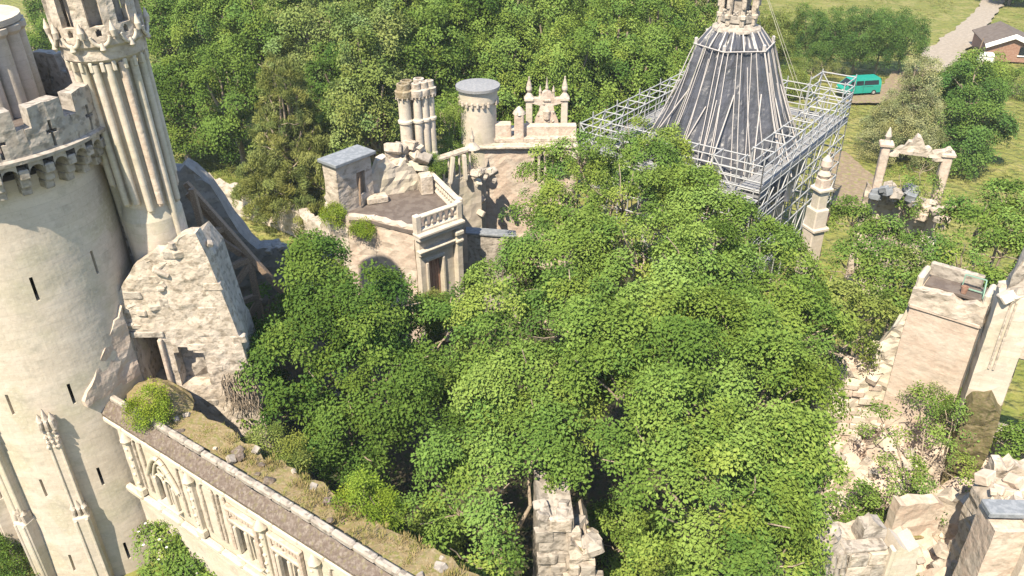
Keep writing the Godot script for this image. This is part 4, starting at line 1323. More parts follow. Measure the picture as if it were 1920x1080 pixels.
func wrapped_roof() -> void:
	var t := thing("wrapped_roof", "steep domed roof wrapped in dark grey sheeting held by pale battens under a stone lantern", "roof", Vector3(14.0, 0, -52.0))
	var rings := [[6.2, 6.0], [7.4, 5.5], [8.8, 4.8], [10.2, 4.1], [11.6, 3.5], [13.0, 2.98], [14.4, 2.5], [14.9, 2.3], [15.7, 1.55]]
	var prof := func(y: float) -> float:
		for i in rings.size() - 1:
			if y <= rings[i + 1][0]:
				return lerpf(rings[i][1], rings[i + 1][1], clampf((y - rings[i][0]) / (rings[i + 1][0] - rings[i][0]), 0.0, 1.0))
		return rings[-1][1]
	var at := func(k: float, y: float, off: float) -> Vector3:
		var i := floorf(k)
		var r: float = prof.call(y)
		var p := hexp(i, r + off, y).lerp(hexp(i + 1, r + off, y), k - i)
		var n := Vector3(p.x, 0, p.z).normalized()
		var d := 0.0
		if off == 0.0:                                    # folds of the loose sheet
			d = nz.get_noise_3d(k * 30.0, y * 1.6, 4.0) * 0.30 + nz.get_noise_3d(k * 60.0, y * 5.0 + k * 30.0, 9.0) * 0.12
		return p + n * d
	for f in 6:
		var m := Mb.new()
		var nk := 22
		var ny := 34
		for i in nk:
			for j in ny:
				var q := []
				for w in [[0, 0], [1, 0], [1, 1], [0, 1]]:
					q.append(at.call(f + (i + w[0]) / float(nk), 6.2 + 9.5 * (j + w[1]) / ny, 0.0))
				var o: Vector3 = q[0] * Vector3(1, 0, 1) + Vector3.UP
				m.face([q[0], q[1], q[2]], o)
				m.face([q[0], q[2], q[3]], o)
		part(t, "sheeting", m, M.tarp)
	# battens: they fan out down every face
	for f in 6:
		for i in 8:
			var u := (i + 0.5) / 8.0 + rng.randfn() * 0.045
			var top := 14.75 - (rng.randf() * 5.0 if i % 3 == 1 else 0.0)
			var bot := 7.3 + rng.randf() * 0.9
			var u2 := clampf(u + rng.randfn() * 0.11, 0.02, 0.98)
			var p := []
			for k in 6:
				p.append(at.call(f + lerpf(u, u2, k / 5.0), lerpf(top, bot, k / 5.0), 0.13))
			var m := Mb.new()
			for k in 5:
				var d: Vector3 = p[k + 1] - p[k]
				m.box((p[k] + p[k + 1]) * 0.5, Vector3(0.05, d.length() + 0.01, 0.045), 0.01, along(d))
			part(t, "batten", m, M.batten)
		var e := Mb.new()                                  # pole along the ridge
		for k in 8:
			e.tube(at.call(float(f), 15.0 - k * 0.95, 0.16), at.call(float(f), 15.0 - (k + 1) * 0.95, 0.16), 0.035, 0.035, 7)
		part(t, "ridge_pole", e, M.batten)
		part(t, "shoulder_board", _plank(at.call(float(f), 14.75, 0.18), at.call(f + 1.0, 14.75, 0.18), 0.09), M.batten)
		var knob := Mb.new()
		knob.box(at.call(float(f), 14.9, 0.12), Vector3(0.2, 0.45, 0.2), 0.05)
		part(t, "knob", knob, M.batten)
		for i in 3:
			var k := f + (i + 0.5) / 3.0
			stick(t, "upper_batten", BAR, at.call(k, 14.7, 0.14), at.call(k, 15.7, 0.1), 0.08, 0.06, M.batten)
		# crossing props lashed over the sheet
		for i in 2:
			stick(t, "prop", TUBE, at.call(f + 0.1 + i * 0.5, 7.6, 0.5), at.call(f + 0.35 + i * 0.5, 11.4 + rng.randf(), 0.12), 0.09, 0.09, M.batten)
	# lantern of carved stone
	var ln := Mb.new()
	ln.lathe([Vector2(1.55, 15.6), Vector2(1.5, 15.75), Vector2(1.2, 15.9), Vector2(1.08, 16.05)], 12, Vector3.ZERO, 0, TAU, true)
	part(t, "lantern_base", ln, M.grey)
	for i in 8:
		var p := Mb.new()
		p.box(Vector3(0, 17.2, 1.06), Vector3(0.27, 2.5, 0.3), 0.05)
		p.box(Vector3(0, 16.5, 1.13), Vector3(0.33, 0.3, 0.36), 0.06)
		p.box(Vector3(0, 17.4, 1.16), Vector3(0.22, 0.9, 0.3), 0.05)
		p.lathe([Vector2(0.2, 18.2), Vector2(0.0, 19.0)], 6, Vector3(0, 0, 1.12))
		part(t, "lantern_pier", p, M.worn).rotation.y = TAU * i / 8
		var q := Mb.new()
		q.box(Vector3(0, 16.35, 0.97), Vector3(0.62, 0.5, 0.2), 0.04)
		q.box(Vector3(0, 18.2, 0.97), Vector3(0.62, 0.35, 0.25), 0.04)
		q.box(Vector3(0.0, 16.72, 1.0), Vector3(0.4, 0.12, 0.2), 0.04, Basis(Vector3(0, 0, 1), 0.7))
		q.box(Vector3(0.0, 16.72, 1.0), Vector3(0.4, 0.12, 0.2), 0.04, Basis(Vector3(0, 0, 1), -0.7))
		part(t, "tracery_panel", q, M.grey).rotation.y = TAU * (i + 0.5) / 8
	var core := Mb.new()
	core.lathe([Vector2(0.6, 15.9), Vector2(0.6, 18.3)], 8)
	part(t, "lantern_core", core, M.grey)
	var dome := Mb.new()
	dome.lathe([Vector2(1.2, 18.35), Vector2(1.15, 18.6), Vector2(0.85, 19.5), Vector2(0.5, 20.4), Vector2(0.2, 21.2), Vector2(0, 21.4)], 16)
	part(t, "lantern_dome", dome, M.worn)
	for k in [[-4.2, 9.5, 3.0], [5.2, 9.0, 2.4], [3.9, 9.4, -2.2], [5.9, 9.1, 0.3]]:
		stick(t, "guy_rope", TUBE, Vector3(k[0] * 0.2, 18.4, k[2] * 0.2), Vector3(k[0], k[1], k[2]), 0.03, 0.03, M.rope)
	# masonry drum that carries it
	var dr := Mb.new()
	dr.lathe([Vector2(4.9, -0.3), Vector2(4.9, 6.9), Vector2(5.3, 7.0), Vector2(5.3, 7.15), Vector2(4.5, 7.2)], 6, Vector3.ZERO, deg_to_rad(-28), deg_to_rad(332), true)
	part(t, "drum_wall", dr, M.grey)


func _plank(a: Vector3, b: Vector3, w: float) -> Mb:
	var m := Mb.new()
	m.box((a + b) * 0.5, Vector3(w, (b - a).length(), 0.05), 0.01, along(b - a))
	return m


func scaffold() -> void:
	var A := Vector3(14.3, 0, -43.6)
	var t := thing("scaffolding", "grey steel tube scaffolding with plank walkways all round the wrapped roof", "scaffolding", A)
	var u := Vector3(0.61, 0, -0.79)
	var v := Vector3(-0.79, 0, -0.61)
	var LU := 15.2
	var LV := 12.4
	var wd := 1.35
	var at := func(a: float, b: float, y: float) -> Vector3: return u * a + v * b + Vector3.UP * y
	var tube := func(a: Vector3, b: Vector3, n := "tube") -> void: stick(t, n, TUBE, a, b, 0.085, 0.085, M.steel)
	# post positions on the outer and inner edge of the ring
	var sides := [[0.0, 0.0, LU, 0.0, 8.35], [0.0, 0.0, 0.0, LV, 7.9], [LU, 0.0, LU, LV, 8.35], [0.0, LV, LU, LV, 7.9]]
	for s in sides:
		var a := Vector2(s[0], s[1])
		var b := Vector2(s[2], s[3])
		var d := (b - a).normalized()
		var inw := Vector2(-d.y, d.x)
		var c := Vector2(LU, LV) * 0.5
		if inw.dot(c - (a + b) * 0.5) < 0: inw = -inw
		var L := a.distance_to(b)
		var dy: float = s[4]
		var n := int(round(L / 1.55))
		for i in n + 1:
			var p := a + d * L * i / n
			var q := p + inw * wd
			tube.call(at.call(p.x, p.y, 0.1), at.call(p.x, p.y, dy + 2.1 + (0.25 if i % 2 else 0.0)), "standard")
			if i > 0 and i < n:
				tube.call(at.call(q.x, q.y, 0.1), at.call(q.x, q.y, dy + 2.0), "standard")
				tube.call(at.call(p.x, p.y, dy + 1.95), at.call(q.x, q.y, dy + 1.95), "transom")
			for y in [dy - 0.06, dy - 2.05, dy - 4.1]:
				tube.call(at.call(p.x, p.y, y), at.call(q.x, q.y, y), "transom")
			if i < n:
				var p2 := a + d * L * (i + 1) / n
				tube.call(at.call(p.x, p.y, dy - 6.0), at.call(p2.x, p2.y, dy - 4.1), "brace")
				if i % 2 == 1:
					tube.call(at.call(p.x, p.y, dy + 0.05), at.call(p2.x, p2.y, dy + 2.0), "brace")
				if i % 2 == 0:
					tube.call(at.call(p.x, p.y, dy - 2.0), at.call(p2.x, p2.y, dy), "brace")
					tube.call(at.call(p2.x, p2.y, dy - 4.0), at.call(p.x, p.y, dy - 2.0), "brace")
		for y in [dy + 0.5, dy + 1.0, dy + 1.5, dy + 2.0, dy - 0.1, dy - 1.1, dy - 2.1, dy - 3.1, dy - 4.15, dy - 6.0]:
			tube.call(at.call(a.x, a.y, y), at.call(b.x, b.y, y), "ledger")
		var e0 := a + d * wd + inw * wd
		var e1 := b - d * wd + inw * wd
		for y in [dy + 0.5, dy + 0.95, dy + 1.9, dy - 0.1, dy - 2.1]:
			tube.call(at.call(e0.x, e0.y, y), at.call(e1.x, e1.y, y), "ledger")
		# decking, board by board
		var nb := int(ceil(L / 2.4))
		for i in nb:
			for k in 4:
				var w0 := a + d * L * i / nb + inw * (0.16 + k * 0.33)
				var w1 := a + d * L * (i + 1) / nb + inw * (0.16 + k * 0.33)
				var lift := 0.004 * k + (0.05 if s[0] == s[2] else 0.0)
				stick(t, "deck_board", BAR, at.call(w0.x, w0.y, dy + lift), at.call(w1.x, w1.y, dy + lift), 0.31, 0.05, M.deck).rotate_object_local(Vector3.UP, 0.0)
		var tb := Mb.new()
		var m0: Vector3 = at.call(a.x, a.y, dy + 0.12)
		var m1: Vector3 = at.call(b.x, b.y, dy + 0.12)
		tb.box((m0 + m1) * 0.5, Vector3(0.03, (m1 - m0).length(), 0.16), 0.005, along(m1 - m0))
		part(t, "toe_board", tb, M.deck)
	# the stair tower at the near corner with two lower platforms
	for y in [6.0, 4.0, 2.0]:
		for k in 4:
			stick(t, "deck_board", BAR, at.call(0.1, 0.2 + k * 0.33, y), at.call(3.4, 0.2 + k * 0.33, y), 0.31, 0.05, M.deck)
		for b in [0.0, 1.4]:
			tube.call(at.call(0.0, b, y + 1.0), at.call(4.4, b, y + 1.0), "ledger")
			tube.call(at.call(0.0, b, y + 0.5), at.call(4.4, b, y + 0.5), "ledger")
		tube.call(at.call(0.0, 0.0, y - 0.1), at.call(2.2, 0.0, y + 1.9), "brace")
		tube.call(at.call(4.4, 1.4, y - 0.1), at.call(2.2, 1.4, y + 1.9), "brace")
	for k in 3:
		stick(t, "deck_board", BAR, at.call(-1.2 + k * 0.34, -0.1, 7.95), at.call(-1.2 + k * 0.34, 2.4, 7.95), 0.32, 0.05, M.deck)
	for q in [[-1.3, -0.1], [-1.3, 2.4], [-1.3, 1.2]]:
		tube.call(at.call(q[0], q[1], 0.1), at.call(q[0], q[1], 9.1), "standard")
	tube.call(at.call(-1.3, -0.1, 9.0), at.call(-1.3, 2.4, 9.0), "ledger")
	tube.call(at.call(-1.3, -0.1, 8.5), at.call(-1.3, 2.4, 8.5), "ledger")
	# short taller tower at the far right corner
	for q in [[12.9, 0.0], [15.2, 0.0], [15.2, 2.3], [12.9, 2.3]]:
		tube.call(at.call(q[0], q[1], 8.0), at.call(q[0], q[1], 11.6), "standard")
	for y in [9.6, 10.2, 10.8, 11.4]:
		tube.call(at.call(12.9, 0.0, y), at.call(15.2, 0.0, y), "ledger")
		tube.call(at.call(15.2, 0.0, y), at.call(15.2, 2.3, y), "ledger")
		tube.call(at.call(15.2, 2.3, y), at.call(12.9, 2.3, y), "ledger")
	tube.call(at.call(12.9, 2.3, 8.4), at.call(15.2, 2.3, 11.4), "brace")
	tube.call(at.call(15.2, 0.0, 8.4), at.call(15.2, 2.3, 11.4), "brace")
	for k in 2:
		var bx := thing("stacked_boards", ["pale stack of boards lying on the scaffold at foot of wrapped roof", "second pale stack of boards lower on the scaffold's near corner"][k], "boards", A + at.call([1.0, 3.0][k], [5.0, 0.9][k], [6.6, 4.05][k]), atan2(-v.z, v.x))
		for i in 5:
			boxp(bx, "board", Vector3(rng.randfn() * 0.03, 0.05 + i * 0.075, rng.randfn() * 0.03), Vector3(1.6, 0.06, 0.5), M.white if i == 4 else M.deck, 0.01)


# ---- ruins at the right ------------------------------------------------------------------------------------
func right_ruins() -> void:
	# slender pier in front of the scaffold
	var p := thing("slender_pier", "slender white stone pier with a weathered urn finial against the scaffolding", "pier", Vector3(16.6, 0, -40.6), 0.35)
	var m := Mb.new()
	m.box(Vector3(0, 4.3, 0), Vector3(0.85, 9.0, 0.9), 0.06)
	m.box(Vector3(0.05, 7.6, 0.05), Vector3(1.05, 0.24, 1.05), 0.06)
	m.box(Vector3(0, 9.15, 0), Vector3(0.62, 1.3, 0.62), 0.05)
	m.box(Vector3(0, 9.9, 0), Vector3(0.9, 0.22, 0.9), 0.06)
	part(p, "shaft", m, M.stone)
	var side := ruin(p, "broken_brickwork", 1.2, -0.2, [8.9, 8.3, 7.7, 7.2], 0.6, M.brick, 0.12, 0.25, 81.0, SOLID, [], [], 0.3)
	side.position = Vector3(0.45, 0, 0.35)
	side.rotation.y = 0.9
	var f := Mb.new()
	f.box(Vector3(0, 10.25, 0), Vector3(0.62, 0.6, 0.62), 0.08)
	f.lathe([Vector2(0.28, 10.5), Vector2(0.36, 10.7), Vector2(0.2, 10.95), Vector2(0.3, 11.2), Vector2(0.26, 11.5), Vector2(0.08, 11.75), Vector2(0, 11.8)], 10)
	part(p, "urn", f, M.pink)
	# arched gable frame further back
	var g := thing("gable_frame", "roofless stone gable frame with two posts and broken curved lintel near pine", "ruin", Vector3(22.2, 0, -46.2), -0.28)
	for k in [[0.0, 10.2, 0.48], [3.4, 9.9, 0.55]]:
		var q := Mb.new()
		q.box(Vector3(k[0], 5.0, 0), Vector3(k[2], k[1], 0.6), 0.06)
		q.box(Vector3(k[0], k[1] + 0.02, 0), Vector3(0.8, 0.25, 0.8), 0.06)
		part(g, "post", q, M.pink)
	var fin := Mb.new()
	fin.lathe([Vector2(0.26, 10.3), Vector2(0.14, 10.5), Vector2(0.2, 10.7), Vector2(0.05, 11.2), Vector2(0, 11.25)], 9)
	part(g, "finial", fin, M.worn)
	var lin := ruin(g, "lintel", 3.6, 9.35, [10.0, 9.85, 10.1, 10.7, 10.9, 10.3, 9.95, 10.1, 10.3], 0.5, M.worn, 0.09, 0.18, 91.0, func(x: float, y: float) -> bool: return y < 9.75 - absf(x - 1.8) * 0.12, [], [], 0.15)
	lin.position = Vector3(-0.1, 0, 0.25)
	rubble(g, 24, Vector3(0.9, 7.6, 0.9), Vector3(2.2, 0.8, 1.4), [M.slate, M.slate, M.grey], 0.25, 0.6)
	rubble(g, 16, Vector3(3.3, 6.6, 1.4), Vector3(1.6, 1.6, 1.4), [M.stone, M.pink, M.grey], 0.25, 0.6)
	ruin(g, "wall", 4.4, -0.3, [7.6, 7.2, 6.6, 7.0, 6.4], 0.6, M.worn, 0.1, 0.35, 93.0, SOLID, [], [], 0.3).position = Vector3(-0.6, 0, 0.2)
	rubble(g, 12, Vector3(2.6, 5.4, 3.6), Vector3(1.6, 1.0, 1.0), [M.stone, M.pink, M.grey], 0.3, 0.7)
	tree("sapling", "thin sapling growing up inside the roofless gable frame", Vector3(23.8, 4.0, -45.2), [[23.2, 8.0, -45.4, 0.8], [24.2, 8.7, -45.5, 0.8], [24.6, 7.6, -44.9, 0.8], [23.6, 7.0, -44.6, 0.8], [25.4, 7.0, -44.4, 0.7]], "mid", "broad", 0.32, 1.5, 13.0, 0.07, "", -0.4, "sapling", 4)
	# broad chimney wall
	var c := thing("chimney_wall", "broad pale chimney breast with stepped shoulders and debris on its flat top", "chimney", Vector3(17.05, -0.5, -30.0), -0.68)
	ruin(c, "breast", 2.75, -0.3, [9.9, 9.9], 1.5, M.pink, 0.02, 0.5, 101.0, SOLID, [], [], 0.02)
	boxp(c, "shoulder", Vector3(1.37, 9.65, -0.72), Vector3(2.9, 0.3, 1.6), M.pink, 0.1)
	ruin(c, "shoulder", 2.9, 9.7, [10.5, 10.6, 10.45, 10.6], 1.55, M.worn, 0.06, 0.25, 103.0, SOLID, [], [], 0.06).position = Vector3(-0.08, 0, 0.06)
	for x in [0.08, 2.66]:
		boxp(c, "upstand", Vector3(x, 10.75, -0.75), Vector3(0.26, 0.6, 1.2), M.stone, 0.08)
	boxp(c, "top_slab", Vector3(1.37, 10.6, -0.9), Vector3(2.2, 0.16, 1.2), M.floor, 0.03)
	boxp(c, "back_parapet", Vector3(1.2, 10.95, -1.35), Vector3(2.1, 0.62, 0.25), M.grey, 0.05)
	var torn := ruin(c, "torn_edge", 1.7, -0.3, [5.2, 6.0, 6.8, 7.3, 8.3, 9.2, 9.9], 1.0, M.stone, 0.12, 0.2, 105.0, SOLID, [], [], 0.45)
	torn.position = Vector3(-1.62, 0, -0.25)
	var gf := thing("metal_stand", "small pale green metal stand standing on the chimney wall's flat top", "stand", c.transform * Vector3(2.0, 10.68, -0.75), -0.68)
	for k in [[Vector3(-0.4, 0, 0), Vector3(-0.4, 0.7, 0)], [Vector3(0.4, 0, 0), Vector3(0.4, 0.7, 0)], [Vector3(-0.4, 0.7, 0), Vector3(0.4, 0.7, 0)], [Vector3(-0.4, 0.1, 0), Vector3(0.4, 0.1, 0)], [Vector3(0.4, 0.7, 0), Vector3(0.5, 0.0, 0.35)]]:
		stick(gf, "stand_bar", BAR, k[0], k[1], 0.045, 0.045, M.green_metal)
	var bk := thing("rusty_bucket", "small rusty bucket lying beside the green metal stand on chimney top", "bucket", c.transform * Vector3(1.75, 10.69, -0.45), 0.3)
	var bm := Mb.new()
	bm.lathe([Vector2(0.0, 0.0), Vector2(0.11, 0.0), Vector2(0.15, 0.3), Vector2(0.13, 0.3), Vector2(0.10, 0.03), Vector2(0, 0.03)], 14)
	part(bk, "body", bm, M.brick)
	# narrow wall right of it
	var n := thing("narrow_wall", "narrow pale wall with grooved face and ruined pinnacle at the right edge", "wall", Vector3(18.9, 0, -27.3), -0.45)
	ruin(n, "masonry", 1.35, -0.3, [11.2, 11.3], 1.3, M.stone, 0.03, 0.35, 111.0, SOLID, [], [], 0.05)
	for x in [0.45, 0.62]:
		boxp(n, "rib", Vector3(x, 9.5, 0.03), Vector3(0.08, 3.2, 0.1), M.worn, 0.02)
	var pn := ruin(n, "ruined_pinnacle", 1.1, 11.1, [11.9, 13.2, 13.9, 13.0, 11.8], 0.8, M.grey, 0.16, 0.2, 113.0, SOLID, [], [], 0.3)
	pn.position = Vector3(0.25, 0, -0.3)
	rubble(n, 12, Vector3(0.7, 11.3, -0.4), Vector3(1.2, 0.3, 1.0), [M.grey, M.worn, M.stone], 0.2, 0.45)
	var arm := ruin(n, "side_wall", 3.0, 8.6, [10.9, 10.8], 0.9, M.pink, 0.04, 0.4, 117.0, SOLID, [], [], 0.05)
	arm.position = Vector3(1.35, 0, -0.1)
	var arm2 := ruin(n, "side_wall", 3.0, -0.3, [8.6, 8.6], 0.7, M.grey, 0.04, 0.4, 118.0, func(x: float, y: float) -> bool: return x > 0.3 and x < 1.6 and y > 4.0 and y < 7.8, [0.3, 1.6], [4.0, 7.8], 0.05)
	arm2.position = Vector3(1.35, 0, -1.4)
	var cone := ruin(n, "mossy_base", 1.3, -0.3, [6.3, 6.9, 6.8, 7.0, 6.6, 6.2], 0.9, M.turf, 0.10, 0.2, 119.0, SOLID, [], [], 0.12)
	cone.position = Vector3(0.05, 0, 0.75)
	# collapsed masonry between the walls
	var h := Mb.new()
	var nx := 36
	var nzc := 40
	var hf := func(x: float, z: float) -> Vector3:
		var u := clampf((x - 12.6) / 9.4, 0.0, 1.0)
		var w := clampf((z + 31.5) / 12.5, 0.0, 1.0)
		var edge := smoothstep(0.0, 0.12, u) * smoothstep(0.0, 0.1, 1.0 - u) * smoothstep(0.0, 0.1, w) * smoothstep(0.0, 0.25, 1.0 - w)
		var y := (1.2 + 2.6 * u * (1.0 - w * 0.5) + nz.get_noise_2d(x * 5.0, z * 5.0) * 1.6) * edge - 0.2
		y = lerpf(y, snappedf(y, 0.4), 0.6)
		return Vector3(x, y, z)
	for i in nx:
		for j in nzc:
			var q := []
			for w in [[0, 0], [1, 0], [1, 1], [0, 1]]:
				q.append(hf.call(12.6 + 9.4 * (i + w[0]) / nx, -31.5 + 12.5 * (j + w[1]) / nzc))
			h.face([q[0], q[1], q[2]], Vector3.UP)
			h.face([q[0], q[2], q[3]], Vector3.UP)
	meta(part(self, "rubble_slope", h, M.pink), "pinkish heap of collapsed masonry between the ruined walls at right", "rubble", "", "structure")
	var r := thing("stepped_stub", "low broken pinkish wall stub left of the chimney wall's foot", "wall", Vector3(14.9, 0, -30.6), -0.1)
	ruin(r, "masonry", 2.2, -0.3, [5.1, 5.3, 5.0, 5.4, 4.8], 1.6, M.stone, 0.12, 0.28, 121.0, SOLID, [], [], 0.3)
	stones(r, 0.0, 2.1, 0.8, 4.6, 0.03, func(_x: float, _y: float) -> bool: return true, [M.pink, M.worn, M.stone], 0.12, 0.38, 0.6, 0.65)
	rubble(r, 14, Vector3(1.1, 5.0, -0.7), Vector3(2.0, 0.3, 1.4), [M.pink, M.worn, M.grey], 0.25, 0.5)
	var loose := thing("fallen_stones", "scatter of fallen pale stones on the pinkish masonry heap", "stones", Vector3(17.0, 0, -26.0))
	for i in 110:
		var x := rng.randf_range(13.4, 21.4)
		var z := rng.randf_range(-30.5, -21.5)
		var y: float = hf.call(x, z).y
		rubble(loose, 1, Vector3(x - 17.0, y + 0.08, z + 26.0), Vector3.ZERO, [M.pink, M.stone, M.worn, M.grey], 0.15, 0.55)
	# sunlit pink panel wall with the shaded return
	var k := thing("pink_panel_wall", "sunlit pink plastered wall panel crossed by twig shadows above foreground fragments", "wall", Vector3(15.2, 0, -23.6), 0.12)
	ruin(k, "masonry", 2.0, -0.3, [3.9, 3.8, 3.6], 0.5, M.pink, 0.04, 0.35, 131.0, SOLID, [], [], 0.12)
	for y in [1.2, 1.9]:
		boxp(k, "ledge", Vector3(0.95, y, 0.03), Vector3(1.9, 0.12, 0.14), M.moss, 0.03)
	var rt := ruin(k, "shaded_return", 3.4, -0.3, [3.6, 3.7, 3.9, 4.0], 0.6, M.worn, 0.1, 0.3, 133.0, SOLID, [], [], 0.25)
	rt.position = Vector3(2.0, 0, -0.6)
	rt.rotation.y = -0.95
	var lf := thing("bright_corner_wall", "bright white wall with blue grey capping slab in the lower right corner", "wall", Vector3(15.9, 0, -19.3), -0.05)
	ruin(lf, "masonry", 1.1, -0.3, [7.0, 7.0], 1.2, M.pink, 0.03, 0.4, 135.0, SOLID, [], [], 0.05)
	boxp(lf, "capping_slab", Vector3(0.75, 7.3, -0.75), Vector3(1.7, 0.24, 0.7), M.slate, 0.04)
	ruin(lf, "front_block", 2.6, -0.3, [7.2, 7.3], 1.4, M.stone, 0.03, 0.4, 137.0, SOLID, [], [], 0.05).position = Vector3(1.1, 0, 0.3)
	ruin(lf, "broken_core", 2.2, -0.3, [6.2, 6.5, 6.0, 6.4], 2.0, M.worn, 0.15, 0.3, 139.0, SOLID, [], [], 0.3).position = Vector3(0.9, 0, -1.3)
	rubble(lf, 26, Vector3(2.0, 6.4, -2.2), Vector3(2.0, 0.5, 1.8), [M.pink, M.stone, M.worn], 0.2, 0.5)
	ruin(lf, "arm", 1.9, 5.2, [6.8, 6.6, 6.4, 6.7], 0.5, M.worn, 0.08, 0.25, 171.0, SOLID, [], [], 0.15).position = Vector3(1.7, 0, -3.6)
	# wooden stakes and small things
	tree("sapling", "thin leggy sapling with sparse leaves growing from the right hand rubble", Vector3(17.0, 1.5, -25.6), [[15.9, 4.6, -27.4, 1.0], [17.6, 5.4, -27.4, 1.1], [18.7, 4.8, -27.2, 0.9], [16.2, 3.8, -25.6, 1.1], [17.8, 4.1, -25.4, 1.0], [15.6, 2.8, -24.8, 0.9], [17.0, 2.6, -24.4, 0.8]], "mid", "broad", 0.3, 1.6, 14.0, 0.09, "", -0.4, "sapling", 6, 0.3)
	tree("shrub", "leafy shrub growing against the chimney wall's right foot", Vector3(19.2, 2.0, -28.4), [[18.7, 5.0, -28.9, 0.8], [19.6, 4.6, -28.6, 0.9], [19.3, 3.8, -28.1, 0.9]], "mid", "fine", 0.3, 4.0, 24.0, 0.07, "", -0.4, "shrub", 3)
	tree("shrub", "leafy green shrub at the right edge under the mossy narrow wall", Vector3(21.6, 1.5, -25.4), [[20.9, 4.8, -25.6, 1.0], [21.8, 4.4, -25.0, 1.2], [21.2, 3.4, -24.4, 1.1]], "mid", "broad", 0.4, 3.5, 18.0, 0.08, "", -0.4, "shrub", 3)
	tree("shrub", "low dark shrub in the shaded pit between the lower right walls", Vector3(15.2, 0, -21.4), [[14.9, 1.0, -21.5, 0.8], [15.7, 0.9, -21.0, 0.7], [14.2, 0.9, -21.0, 0.8]], "mid", "broad", 0.36, 4.0, 20.0, 0.06, "", -0.2, "shrub", 2)


# ---- broken wall tops at the bottom edge -------------------------------------------------------------------
func fragments() -> void:
	var f := thing("wall_fragment", "isolated weathered wall end of big blocks with two knobs at bottom centre", "wall", Vector3(0.85, -0.25, -20.4), 0.05)
	ruin(f, "masonry", 1.2, -0.3, [6.9, 6.75, 6.7, 6.75, 6.9], 2.4, M.grey, 0.05, 0.2, 141.0, SOLID, [], [], 0.06)
	stones(f, 0.0, 1.15, 3.0, 6.5, 0.02, func(_x: float, _y: float) -> bool: return true, [M.grey, M.grey, M.worn], 0.10, 0.55, 0.62, 0.7)
	for x in [0.2, 0.95]:
		rubble(f, 3, Vector3(x, 6.8, -0.4), Vector3(0.3, 0.15, 0.6), [M.grey], 0.3, 0.45)
	var lo := ruin(f, "lower_step", 0.85, -0.3, [5.9, 5.6, 5.7, 5.3], 2.2, M.worn, 0.14, 0.22, 143.0, SOLID, [], [], 0.25)
	lo.position = Vector3(1.05, 0, 0.45)
	stones(f, 1.1, 1.85, 3.0, 5.2, 0.46, func(_x: float, _y: float) -> bool: return true, [M.grey, M.grey, M.worn], 0.12, 0.5, 0.55, 0.7)
	rubble(f, 9, Vector3(1.6, 5.7, -0.2), Vector3(0.8, 0.3, 1.4), [M.grey, M.worn], 0.25, 0.5)
	boxp(f, "turf_top", Vector3(1.6, 5.6, -0.2), Vector3(0.6, 0.2, 1.1), M.turf, 0.08)
	var s := thing("sculpted_fragment", "carved grey wall crest with two rounded knobs and mouldings, bottom right", "wall", Vector3(9.75, 0, -19.0), 0.1)
	ruin(s, "masonry", 1.5, -0.3, [6.1, 6.6, 6.7, 6.5, 6.3], 2.0, M.grey, 0.15, 0.2, 151.0, SOLID, [], [], 0.2)
	for x in [0.35, 0.95]:
		var k := Mb.new()
		k.lathe([Vector2(0.26, 5.6), Vector2(0.32, 6.4), Vector2(0.30, 6.8), Vector2(0.16, 7.05), Vector2(0, 7.1)], 12, Vector3(x, 0, -0.5), 0, TAU, false, 0.05)
		part(s, "knob", k, M.grey)
	for i in 7:
		var k := Mb.new()
		for j in 6:
			k.tube(Vector3(0.1 + i * 0.2 + rng.randfn() * 0.03, 3.2 + j * 0.5, 0.08), Vector3(0.1 + i * 0.2 + rng.randfn() * 0.03, 3.75 + j * 0.5, 0.06 - j * 0.01), 0.11, 0.10, 7)
		part(s, "carved_rib", k, M.grey)
	var bm := ruin(s, "block", 1.35, -0.3, [6.2, 6.2], 1.5, M.worn, 0.05, 0.3, 153.0, SOLID, [], [], 0.05)
	bm.position = Vector3(1.45, 0, 0.1)
	stones(s, 1.5, 2.7, 4.0, 6.0, 0.12, func(_x: float, _y: float) -> bool: return true, [M.grey, M.worn], 0.05, 0.55, 0.65, 1.0)
	boxp(s, "moulding", Vector3(2.0, 6.3, -0.2), Vector3(1.5, 0.16, 0.5), M.grey, 0.06)
	ruin(s, "moulding", 0.8, 6.1, [6.9, 7.0, 6.8], 0.6, M.grey, 0.06, 0.15, 155.0, SOLID, [], [], 0.08).position = Vector3(2.0, 0, -0.4)
	boxp(s, "edge_moulding", Vector3(2.82, 5.4, 0.15), Vector3(0.16, 2.2, 0.3), M.stone, 0.05)
	var fl := Mb.new()
	fl.extrude([Vector2(0, 2.0), Vector2(0.9, 3.8), Vector2(1.15, 4.8), Vector2(0.95, 5.6), Vector2(0.85, 6.5), Vector2(0.55, 6.25), Vector2(0.15, 6.6), Vector2(0.0, 5.8)], -0.6, 0.2, Transform3D(Basis.IDENTITY, Vector3(2.85, 0, 0)))
	part(s, "flared_stone", fl, M.stone)


